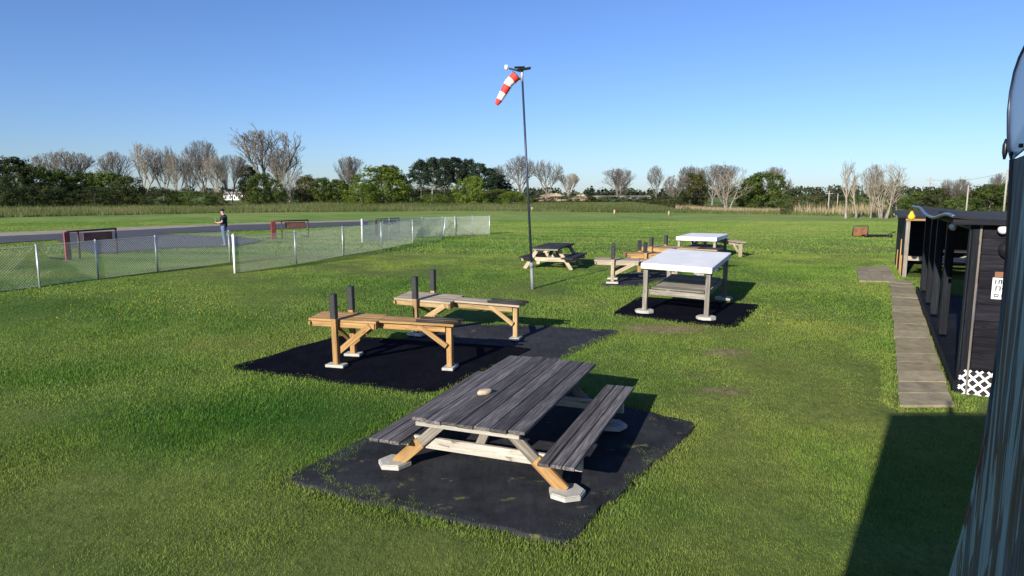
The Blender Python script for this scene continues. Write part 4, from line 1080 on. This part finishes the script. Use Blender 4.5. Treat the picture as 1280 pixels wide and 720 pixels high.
def branch_tree(H, Wd, stems=1, levels=5, seed=0, up=.55, thick=.02):
    rnd = random.Random(seed); tr = MB(); cr_v = []; cr_f = []
    def seg3(a, b_, r0, r1, n=3):
        d = (b_-a).normalized(); u = d.orthogonal().normalized(); v = d.cross(u); o = len(cr_v)
        for e, r in ((a, r0), (b_, r1)):
            for k in range(n): an = k*2*math.pi/n; cr_v.append(e+(u*math.cos(an)+v*math.sin(an))*r)
        for k in range(n): cr_f.append((o+k, o+(k+1) % n, o+n+(k+1) % n, o+n+k))
    def branch(p, d, L, r, lev, first=.15):
        n = {4: 9, 3: 6, 2: 5, 1: 3}[lev]; q = p; dd = d.copy(); sl = L/n
        for i in range(n):
            f = (i+1)/n; w_ = .10 if lev > 2 else .2
            nd = (dd+Vector((rnd.gauss(0, w_), rnd.gauss(0, w_), rnd.gauss(0, .05)+.07))).normalized(); q2 = q+nd*sl
            ew = Wd/2*(1+.12*math.sin(math.atan2(q2.y, q2.x)*3+s_ph))
            if (q2.x/ew)**2+(q2.y/ew)**2+((q2.z-.55*H)/(.46*H))**2 > 1 and q2.z > .3*H and i > 0: return
            r0, r1 = r*(1-.85*(i/n)), r*(1-.85*f)
            if lev == 4: pass
            seg3(q, q2, max(r0, .024), max(r1, .016), 5 if lev >= 3 else 3)
            if lev > 1 and f > first:
                for _ in range(2 if rnd.random() < (.7 if lev > 2 else .25) else 1):
                    a = rnd.random()*6.28; ang = rnd.uniform(.35, .75) if lev > 2 else rnd.uniform(.35, .8)
                    u = nd.orthogonal().normalized(); v = nd.cross(u); sd = nd*math.cos(ang)+(u*math.cos(a)+v*math.sin(a))*math.sin(ang)
                    sd = (sd+Vector((0, 0, .16))).normalized()
                    k = (.62 if lev == 4 else .55)*(1-.32*f if lev == 4 else 1-.4*f)*rnd.uniform(.7, 1.15)
                    branch(q2, sd, L*k, r0*.55, lev-1, .1)
            q, dd = q2, nd
    s_ph = rnd.random()*6.28
    for s in range(stems):
        a = rnd.random()*6.28; off = Vector((math.cos(a), math.sin(a), 0))*(.0 if stems == 1 else rnd.uniform(.1, .7)); tr_pts = []
        lean = rnd.uniform(.12, .4) if stems > 1 else rnd.uniform(0, .08)
        ln = Vector((math.cos(a)*lean, math.sin(a)*lean, 1)).normalized(); r = H*thick/(1 if stems == 1 else 1.5)
        fork = stems == 1 and Wd/H > .5; th = H*(.13 if fork else .08)*rnd.uniform(.8, 1.2)
        tr.tube([off-Vector((0, 0, .3)), off+ln*th*.5, off+ln*(th+.05)], [r*1.3, r*1.05, r*.95], 7); p1 = off+ln*th
        nf = (rnd.choice((3, 4, 4)) if Wd/H < .95 else 5) if fork else 1
        for b_ in range(nf):
            aa = a+b_*6.28/nf+rnd.uniform(-.4, .4); sp = 0 if nf == 1 else rnd.uniform(.2, .75)*(Wd/H+.1)
            branch(p1, (ln+Vector((math.cos(aa)*sp, math.sin(aa)*sp, 0))).normalized(), (H-th)*rnd.uniform(.95, 1.15), r*(.95 if nf == 1 else .72), 4 if stems == 1 else 3, .12 if nf > 1 else .15)
    # normalise to H and W
    cv = np.array([tuple(v) for v in cr_v]); zmax = np.percentile(cv[:, 2], 99.5); sc = H/zmax
    wx = np.percentile(np.abs(cv[:, 0]), 98)*2; sx = min(1.6, max(.6, Wd/wx))
    cv[:, 2] *= sc; cv[:, :2] *= sx
    tr.v = [(x*sx, y*sx, z*sc) for x, y, z in tr.v]
    print('BR', H, Wd, stems, len(cr_f))
    return cv, cr_f, tr
def lib(kind, var):
    key = (kind, var)
    if key in TREELIB: return TREELIB[key]
    if kind in ('bare', 'bare_wide', 'bare_multi', 'poplar'):
        prm = {'bare': (12, 9., 1, 6), 'bare_wide': (10, 11.5, 1, 6), 'bare_multi': (11, 9, 6, 5), 'poplar': (12, 3.2, 1, 5)}[kind]
        cv, cf, tr = branch_tree(*prm, seed=var*13+len(kind)); H, Wd = prm[:2]
    else:
        v, t, tr = leafy(kind, var); H = 10; Wd = {'oak': 8.5, 'shrub': 12., 'spread': 12., 'pine': 6.0, 'spruce': 7.}[kind]; cv = None
    hold = {}
    TREELIB[key] = (H, Wd, cv if cv is not None else v, cf if cv is not None else t, tr, {}, cv is not None)
    return TREELIB[key]
def tree(px, top, base, wpx, kind, label, name, mat, tmat='bark', var=0, D=None, group='trees along the far edge of the field'):
    g0 = G(px, base) if D is None else None
    if D is not None: d = ray(px, 250); g0 = Vector((d.x*D/d.y, D, 0)); g0.z = gzf(g0.x, g0.y)
    hh = PD(px, top, g0.y).z-g0.z; ww = wpx/F*g0.y*1.02
    H, Wd, a, b_, tr, cache, bare = lib(kind, var)
    t = empty(name, g0, label, 'tree' if name not in ('shrub', 'bush') else 'shrub', group, (0, 0, random.uniform(0, 6.28)), (ww/Wd, ww/Wd, hh/H))
    ck = 'crown'+mat
    if ck not in cache:
        if bare: o = np_mesh('branches', a, np.array(b_).ravel(), 4, M[mat], t)
        else: o = np_mesh('crown', a, np.arange(len(a)), 3, M[mat], t, attrs={'tint': b_})
        if bare:
            at_ = o.data.attributes.new('gr', 'FLOAT_VECTOR', 'POINT'); at_.data.foreach_set('vector', np.asarray(a, np.float32).ravel())
        cache[ck] = o.data
    else:
        o = bpy.data.objects.new('branches' if bare else 'crown', cache[ck]); scn.collection.objects.link(o); o.parent = t
    tk = 'trunk'+tmat
    if tk not in cache: cache[tk] = tr.build('trunk', M[tmat], t).data
    else: o = bpy.data.objects.new('trunk', cache[tk]); scn.collection.objects.link(o); o.parent = t
    return t
T = tree
# -- left woodland edge
T(-25, 200, 261, 60, 'oak', 'dark green tree at the very left edge of the tree line', 'tree', 'leaf_dark', var=0)
T(22, 196, 259, 46, 'oak', 'tall dark reddish green tree at the left end of the tree line', 'tree', 'leaf_dark', var=1)
T(48, 204, 258, 36, 'oak', 'dark green tree second from the left end of the tree line', 'tree', 'leaf_green', var=2)
T(5, 222, 262, 50, 'shrub', 'low dark bush at the foot of the leftmost trees', 'bush', 'leaf_dark', var=0)
T(88, 190, 255, 62, 'bare_wide', 'wide bare purple grey tree rising behind the dark left trees', 'bare_tree', 'twig', var=1)
T(75, 212, 257, 40, 'oak', 'mid green rounded tree below the wide bare tree', 'tree', 'leaf_green', var=0)
T(108, 214, 257, 42, 'oak', 'green tree in front of the wide bare tree, its right neighbour', 'tree', 'leaf_green', var=1)
T(138, 213, 257, 40, 'oak', 'yellow green tree left of the bare tree cluster', 'tree', 'leaf_green', var=2)
T(160, 220, 258, 36, 'oak', 'dark green tree where the left woodland ends', 'tree', 'leaf_dark', var=0)
T(60, 232, 260, 60, 'shrub', 'dark bush under the mid green rounded tree', 'bush', 'leaf_dark', var=1)
T(120, 234, 260, 64, 'shrub', 'dark bush along the left woodland foot', 'bush', 'leaf_dark', var=0)
T(148, 190, 254, 40, 'bare', 'bare grey tree just right of the green left woodland', 'bare_tree', 'twig', var=2)
T(183, 180, 255, 46, 'bare', 'tall bare pale trunked tree, first of the central left cluster', 'bare_tree', 'paletwig', 'palebark', var=3)
T(206, 184, 255, 36, 'bare', 'bare tree close to the right of the tall pale trunked one', 'bare_tree', 'twig', 'palebark', var=4)
T(222, 192, 256, 30, 'bare', 'thinner brownish bare tree in the left cluster', 'bare_tree', 'paletwig', var=5)
T(236, 204, 254, 26, 'bare', 'small sparse dark bare tree in a gap of the cluster', 'bare_tree', 'twig', var=6)
T(257, 176, 255, 40, 'bare', 'tall bare tree with a rounded crown left of the white building', 'bare_tree', 'twig', 'palebark', var=1)
T(272, 194, 256, 28, 'bare', 'yellowish bare tree hugging the rounded crown tree', 'bare_tree', 'paletwig', var=2)
T(291, 194, 255, 40, 'bare_wide', 'leaning fan shaped bare tree above the white building', 'bare_tree', 'twig', 'palebark', var=3)
T(205, 236, 259, 50, 'shrub', 'dark green low bush under the tall pale trunked bare tree', 'bush', 'leaf_dark', var=1)
T(245, 238, 259, 50, 'shrub', 'green low bush left of the white building', 'bush', 'leaf_green', var=0)
T(274, 240, 258, 26, 'shrub', 'small light green bush beside the white building', 'bush', 'leaf_olive', var=1)
T(337, 163, 255, 66, 'bare', 'tallest bare tree of the left side with a broad rounded crown', 'bare_tree', 'twig', var=7)
T(352, 186, 255, 40, 'bare', 'bare tree merging into the right flank of the tallest bare tree', 'bare_tree', 'paletwig', var=5)
T(312, 206, 254, 26, 'oak', 'pale green tree at the left foot of the tallest bare tree', 'tree', 'leaf_olive', var=1)
T(330, 216, 257, 44, 'spread', 'dense green bushy tree under the tallest bare tree', 'tree', 'leaf_green', var=0)
T(366, 212, 256, 32, 'bare_multi', 'low brown multi stemmed bare tree right of the tallest one', 'bare_tree', 'paletwig', 'palebark', var=1)
T(384, 218, 256, 26, 'oak', 'olive tree between the multi stemmed tree and the dark green ones', 'tree', 'leaf_olive', var=2)
T(404, 222, 256, 30, 'oak', 'dark green tree left of the sparse bare tree', 'tree', 'leaf_green', var=0)
T(424, 224, 256, 32, 'oak', 'dark green tree directly below the sparse bare tree', 'tree', 'leaf_green', var=1)
T(438, 196, 254, 42, 'bare_wide', 'sparse bare tree standing alone above dark green trees', 'bare_tree', 'twig', var=5)
T(478, 208, 256, 76, 'spread', 'broad light green tree left of the pines', 'tree', 'leaf_light', 'bark', var=1)
T(452, 228, 257, 40, 'shrub', 'light green bush at the left side of the broad light green tree', 'bush', 'leaf_light', var=1)
T(488, 206, 252, 44, 'pine', 'small pine crown showing above the broad light green tree', 'pine_tree', 'needles', var=0)
for i, (px, top, w_, lb) in enumerate(((526, 199, 34, 'leftmost tall pine of the dark grove'), (541, 196, 32, 'second pine from the left of the dark grove'), (556, 197, 32, 'third pine from the left of the dark grove'), (570, 196, 34, 'middle pine with a pale trunk in the dark grove'), (585, 198, 32, 'pine right of the middle of the dark grove'), (599, 203, 32, 'dark pine behind the bright green tree'), (613, 210, 30, 'shorter pine on the right side of the dark grove'), (627, 218, 26, 'lowest pine at the right end of the dark grove'))):
    T(px, top, 253+(i % 3)*.8, w_*1.0, 'pine', lb, 'pine_tree', 'needles', 'palebark' if i in (0, 1, 3, 5) else 'bark', var=i % 4, group='pines of the dark grove')
T(545, 226, 253, 50, 'shrub', 'dark undergrowth bush below the left pines', 'bush', 'leaf_dark', var=0)
T(600, 228, 253, 60, 'shrub', 'dark undergrowth bush behind the bright green tree', 'bush', 'leaf_dark', var=1)
T(590, 220, 256, 42, 'spread', 'bright green round tree in front of the pines', 'tree', 'leaf_light', var=0)
T(545, 242, 257, 40, 'shrub', 'low bright green bush in front of the pines', 'bush', 'leaf_light', var=0)
T(642, 239, 256, 38, 'shrub', 'bright green bush behind the windsock pole', 'bush', 'leaf_light', var=1)
T(632, 206, 252, 34, 'bare', 'bare tree squeezed against the right end of the pines', 'bare_tree', 'twig', var=6)
T(650, 195, 251, 38, 'bare', 'tall bare tree right behind the windsock pole', 'bare_tree', 'twig', var=2)
T(684, 201, 251, 38, 'bare', 'round bare tree right of the windsock pole', 'bare_tree', 'twig', var=4)
T(710, 217, 251, 28, 'bare_wide', 'small spreading bare tree by the sandy mound', 'bare_tree', 'paletwig', var=1)
T(739, 231, 252, 18, 'spruce', 'single small dark conifer in the open middle of the skyline', 'conifer', 'needles', var=0)
T(773, 211, 252, 48, 'bare_wide', 'wide bare grey tree right of the small conifer', 'bare_tree', 'twig', var=5)
T(820, 207, 252, 24, 'bare', 'slim sparse bare tree standing alone in the middle right', 'bare_tree', 'twig', var=3)
T(846, 219, 256, 30, 'bare_wide', 'bare tree at the left of the right hand thicket', 'bare_tree', 'twig', var=3)
T(866, 216, 258, 36, 'oak', 'olive yellow green tree in the right hand thicket', 'tree', 'leaf_olive', var=1)
T(862, 208, 256, 30, 'bare_wide', 'grey bare crown above the olive tree', 'bare_tree', 'twig', var=1)
T(890, 206, 257, 34, 'bare', 'bare grey tree in the centre of the right hand thicket', 'bare_tree', 'twig', 'palebark', var=1)
T(908, 206, 258, 34, 'bare', 'dark bare crown in the centre right of the thicket', 'bare_tree', 'twig', var=7)
T(908, 214, 261, 50, 'bare_multi', 'pale multi stemmed bare shrub tree in front of the thicket', 'bare_tree', 'paletwig', 'palebark', var=2)
T(880, 238, 260, 30, 'bare_multi', 'low pinkish brown bare shrub in the thicket', 'bare_tree', 'paletwig', var=3)
T(835, 246, 258, 50, 'shrub', 'low olive bush at the left foot of the right hand thicket', 'bush', 'leaf_olive', var=0)
T(955, 215, 261, 60, 'spread', 'large dense green tree on the right of the thicket', 'tree', 'leaf_green', var=2)
T(967, 209, 259, 36, 'bare_wide', 'bare crown poking out above the large dense green tree', 'bare_tree', 'twig', var=5)
T(938, 222, 261, 34, 'oak', 'olive flanked tree joined to the large dense green tree', 'tree', 'leaf_green', var=1)
T(981, 258, 268, 12, 'shrub', 'small round bush in front of the dry reeds', 'bush', 'leaf_dark', var=0)
for i, (px, w_, lb) in enumerate(((672, 40, 'low dark hedge left of the sandy mounds'), (702, 40, 'low dark hedge in front of the larger sandy mound'), (730, 36, 'low dark hedge at the foot of the small conifer'), (760, 40, 'low dark hedge right of the small conifer'), (795, 44, 'low hedge before the long pale building'), (825, 40, 'low hedge at the slim bare tree'), (655, 34, 'low dark hedge directly behind the windsock pole'))):
    T(px, 245, 252.5, w_, 'shrub', lb, 'bush', 'leaf_dark' if i % 2 else 'leaf_olive', var=i % 2, group='low hedge along the far field edge')
for i, (px, top, w_, lb) in enumerate(((30, 226, 60, 'dark undergrowth below the reddish green tree'), (90, 230, 50, 'dark undergrowth below the wide bare tree'), (172, 236, 44, 'dark bush where the woodland meets the bare trees'), (225, 240, 40, 'low bush under the thinner brownish bare tree'), (350, 238, 40, 'low dark bush right below the tallest bare tree'), (395, 236, 44, 'green bush beneath the olive tree'), (425, 238, 44, 'green bush beneath the sparse bare tree'), (510, 236, 44, 'dark bush between the broad light tree and the pines'), (572, 236, 40, 'dark undergrowth in the centre of the pine grove'), (625, 236, 36, 'dark undergrowth at the right end of the pine grove'))):
    T(px, top, 257.5 if px < 300 else 255, w_, 'shrub', lb, 'bush', ('leaf_dark', 'leaf_green')[i % 2], var=i % 2)
# -- right
T(1057, 201, 273, 16, 'poplar', 'tall thin pale bare sapling, leftmost of the pale saplings', 'bare_tree', 'paletwig', 'palebark', var=1)
T(1070, 214, 273, 18, 'poplar', 'leaning thin bare sapling next to the tallest thin one', 'bare_tree', 'paletwig', 'palebark', var=2)
T(1088, 206, 273, 24, 'bare', 'pale bare tree with white stem, left of the multi stemmed clump', 'bare_tree', 'paletwig', 'palebark', var=1)
T(1103, 205, 273, 46, 'bare_multi', 'pale multi stemmed bare clump by the low shelter', 'bare_tree', 'paletwig', 'palebark', var=4)
T(1122, 218, 272, 30, 'bare_multi', 'brownish bare clump right above the low shelter roof', 'bare_tree', 'paletwig', 'palebark', var=3)
T(1010, 244, 262, 60, 'shrub', 'low wooded mound left of the utility poles', 'bush', 'leaf_olive', var=0, D=170)
T(1040, 243, 262, 70, 'shrub', 'dull green trees behind the two short utility poles', 'bush', 'far_leaf', var=1, D=180)
T(1075, 244, 262, 60, 'shrub', 'dull green mound behind the pale saplings', 'bush', 'leaf_green', var=0, D=150)
T(1125, 246, 262, 50, 'shrub', 'green hedge mass above the low shelter', 'bush', 'leaf_green', var=1, D=120)
T(1150, 240, 262, 46, 'oak', 'green tree just left of the tallest utility pole', 'tree', 'leaf_green', var=0, D=125)
T(1172, 233, 262, 34, 'oak', 'dark green tree just right of the tallest utility pole', 'tree', 'leaf_dark', var=2, D=120)
T(1192, 224, 262, 36, 'bare_wide', 'bare rounded tree between two utility poles above the shed roof', 'bare_tree', 'twig', var=1, D=120)
T(1204, 246, 262, 46, 'shrub', 'dark green trees low above the shed roof', 'bush', 'leaf_green', var=0, D=115)
T(1238, 230, 262, 52, 'oak', 'large green tree above the right part of the shed roof', 'tree', 'leaf_green', var=1, D=112)
T(1246, 218, 262, 30, 'bare_wide', 'bare crown rising behind the large green tree on the right', 'bare_tree', 'twig', var=3, D=125)
T(1275, 222, 262, 50, 'oak', 'green tree hidden partly by the wall at the right edge', 'tree', 'leaf_green', var=2, D=115)

# meadow and reeds
def tufts(name, gen, n, hmin, hmax, wd, mat, label, tintf=None):
    x, y = gen(n); n = len(x); z = gz(x, y); h = hmin+(hmax-hmin)*rng.random(n)**1.5; h *= .5+fbm(x, y, 6, 13, 3)
    a = rng.random(n)*math.pi; ln = rng.normal(size=(n, 2))*.18*h[:, None]
    dx, dy = np.cos(a)*wd, np.sin(a)*wd*.4
    v = np.stack([np.stack([x-dx, y-dy, z-.02], -1), np.stack([x+dx, y+dy, z-.02], -1), np.stack([x+ln[:, 0], y+ln[:, 1], z+h], -1)], 1).reshape(-1, 3)
    t = np.clip(rng.random(n)*.6+(fbm(x, y, 9, 4, 3)-.3)*.8, 0, 1)
    o = np_mesh(name, v, np.arange(3*n), 3, M[mat], attrs={'tint': np.repeat(t, 3)}); return tag(o, label, 'vegetation', kind='stuff')
def band(px0, px1, ynear, yfar):
    """strip between two image-derived distance curves, in world space"""
    xs = np.linspace(px0, px1, 24); near = np.array([G(p, ynear(p)).y for p in xs]); far = np.array([G(p, yfar(p)).y for p in xs])
    def gen(n):
        p = px0+(px1-px0)*rng.random(n); a = np.interp(p, xs, near); b_ = np.interp(p, xs, far); y = a+(b_-a)*rng.random(n)**1.2
        return (p-640)/F*y/1.01, y
    return gen
nearc = lambda p: np.interp(p, [-100, 0, 300, 600, 800, 1000, 1150], [275, 272, 266, 263.5, 266, 269, 274])
farc = lambda p: np.interp(p, [-100, 0, 300, 600, 800, 1000, 1150], [261, 259, 256, 254, 256, 260, 263])
tufts('meadow_grass', band(-120, 1160, nearc, farc), 90000, .15, .75, .05, 'weed', 'rough unmown meadow between lawn and trees')
tufts('dry_reeds', band(845, 1110, lambda p: np.interp(p, [845, 1000, 1110], [262.5, 266, 271]), lambda p: np.interp(p, [845, 1000, 1110], [260, 263, 266])), 14000, .5, 1.5, .05, 'reed', 'straw coloured dry reeds along the right meadow')
tufts('dry_weeds', band(300, 560, lambda p: 259., lambda p: 255.5), 4500, .3, .9, .06, 'weed', 'brownish dry weeds before the centre left trees')
# far woods ridge
n = 900; xx = rng.uniform(-520, 620, n); yy = 430+rng.random(n)*60; zz = gz(xx, yy)*0+(-1+4.5*rng.random(n))+2.2*fbm(xx, yy, 60, 3)*np.where(xx > 120, 1.6, .6)
v, t = leaf_cloud(np.stack([xx, yy, zz], -1), np.full(n, 4.), 40, 1.1)
o = np_mesh('distant_woods', v, np.arange(len(v)), 3, M['far_leaf'], attrs={'tint': t}); tag(o, 'distant dark woodland on the horizon', 'woods', kind='stuff')
# sandy mound, pale building strips
def mound(px0, px1, top, base, label):
    D = 215; a = PD(px0, 250, D); b_ = PD(px1, 250, D); h = PD((px0+px1)/2, top, D).z-.7; bm = bmesh.new(); bmesh.ops.create_grid(bm, x_segments=40, y_segments=16, size=.5)
    for v in bm.verts:
        r = max(0, 1-(abs(v.co.x)*2)**2.2)*max(0, 1-(abs(v.co.y)*2)**2); v.co.z = (r**.7)*h*(.72+.5*fbm(v.co.x*9+px0, v.co.y*4, 1.3, 2)); v.co.x *= (b_.x-a.x); v.co.y *= 12
    me = bpy.data.meshes.new('sand_mound'); bm.to_mesh(me); bm.free(); me.materials.append(M['sand']); o = bpy.data.objects.new('sand_mound', me); scn.collection.objects.link(o)
    o.location = ((a.x+b_.x)/2, D, .68); tag(o, label, 'mound', 'sandy mounds behind the field')
mound(666, 716, 241.5, 250, 'larger sandy mound behind the bare trees right of the pole'); mound(714, 738, 242.5, 250, 'smaller sandy mound beside the small conifer')
def lowbuilding(px0, px1, top, base, label, D=260):
    a = PD(px0, 250, D); b_ = PD(px1, 250, D); z1 = PD(px0, top, D).z; z0 = .4; W_ = b_.x-a.x
    t = empty('long_building', ((a.x+b_.x)/2, D, z0), label, 'building', 'pale low buildings on the horizon')
    mb = MB(); mb.box((0, 0, (z1-z0)/2), (W_, 6, z1-z0)); mb.build('wall', M['whitepost'], t)
    mb = MB(); mb.prism([(-3.3, 0), (3.3, 0), (0, .9)], -W_/2-.3, W_/2+.3, Matrix(((0, 0, 1, 0), (1, 0, 0, 0), (0, 1, 0, z1-z0), (0, 0, 0, 1)))); mb.build('roof', M['utility'], t)
    for k in range(5): mb = MB(); mb.box((W_*(-.4+.2*k), -3.01, (z1-z0)*.5), (W_*.07, .06, .9)); mb.build('window', M['black'], t)
lowbuilding(284, 311, 243, 247, 'white low building glimpsed between bare trees on the left', 240)
lowbuilding(742, 812, 247, 251, 'long pale low building on the horizon right of the conifer', 330)
# utility poles and wires
def upole(px, top, D, label, arm=True, r=.14):
    d = ray(px, 250); x = d.x*D/d.y; z0 = gzf(x, D); z1 = PD(px, top, D).z
    t = empty('utility_pole', (x, D, z0), label, 'utility pole', 'utility poles on the right skyline')
    mb = MB(); mb.tube([(0, 0, -.2), (0, 0, z1-z0)], [r, r*.75], 8); mb.build('pole', M['utility'], t)
    if arm: mb = MB(); mb.bar((-.9, 0, z1-z0-.5), (.9, 0, z1-z0-.5), .1, .1); mb.build('crossarm', M['utility'], t)
    return Vector((x, D, z1-.5))
upole(997, 244, 175, 'short pale pole standing left in the dry reeds', False)
upole(1036, 239, 150, 'pale utility pole, left of the close pair', True)
upole(1047, 242, 160, 'slimmer pale utility pole, right of the close pair', False, .12)
a = upole(1161, 222, 130, 'tallest looking utility pole with crossarm above the yellow lamp', True, .17)
b_ = upole(1209, 232, 110, 'pale pole rising straight above the shed roof', False, .13)
c = upole(1256, 212, 80, 'utility pole beside the peeling wall at the right', True, .12)
d_ = upole(1025, 262, 260, 'tiny far pole on the wooded horizon', False)
def wirex(a, b_, label, sag=.5):
    pts = [a.lerp(b_, i/12)-Vector((0, 0, sag*4*(i/12)*(1-i/12))) for i in range(13)]
    mb = MB(); mb.tube([p-a for p in pts], .018, 4); o = mb.build('power_line', M['polepaint']); o.location = a; tag(o, label, 'cable', 'power lines on the right')
wirex(a+Vector((.6, 0, .1)), c+Vector((-.5, 0, .1)), 'upper power line from the tallest pole to the pole at the wall')
wirex(a+Vector((0, 0, -.5)), b_+Vector((0, 0, .2)), 'lower power line from the tallest pole to the pole above the shed')
tl_ = PD(1165, 239, 128); tr_ = empty('transformer', tl_, 'small white transformer can on the tallest utility pole', 'transformer')
mb = MB(); mb.tube([(0, 0, -.7), (0, 0, .5)], .3, 10); mb.build('can', M['whitepost'], tr_); mb = MB(); mb.tube([(0, 0, .5), (0, 0, .6)], [.3, .15], 10); mb.build('lid', M['galv'], tr_)
p = G(1006, 264.5); t = empty('road_sign', p, 'small round yellow sign at the edge of the dry reeds', 'sign')
mb = MB(); mb.tube([(0, 0, 0), (0, 0, .9)], .03, 6); mb.build('post', M['galv'], t)
mb = MB(); mb.tube([(0, -.05, .85), (0, -.03, .85)], .22, 12); mb.build('board', M['yellow'], t)
# dandelions
n = 200; px = np.concatenate([rng.uniform(0, 1100, 150), rng.uniform(0, 330, 110)]); py = np.concatenate([rng.uniform(360, 715, 150), rng.uniform(350, 400, 110)])
mb = MB()
for a_, b2 in zip(px, py):
    q = G(a_, b2)
    if any(inpoly(np.array([q.x]), np.array([q.y]), p)[0] for p in MATS+[PATH, PATIO]+FOOT): continue
    if random.random() < .45 or q.y < 13: continue
    r = .009; z = q.z+.03
    mb.add([(q.x+r*math.cos(k*1.047), q.y+r*math.sin(k*1.047), z) for k in range(6)]+[(q.x, q.y, z+.012), (q.x, q.y, z-.03)], [[k, (k+1) % 6, 6] for k in range(6)]+[[(k+1) % 6, k, 7] for k in range(6)])
o = mb.build('dandelions', M['yellow']); tag(o, 'yellow dandelion heads scattered over the lawn', 'flowers', kind='stuff')
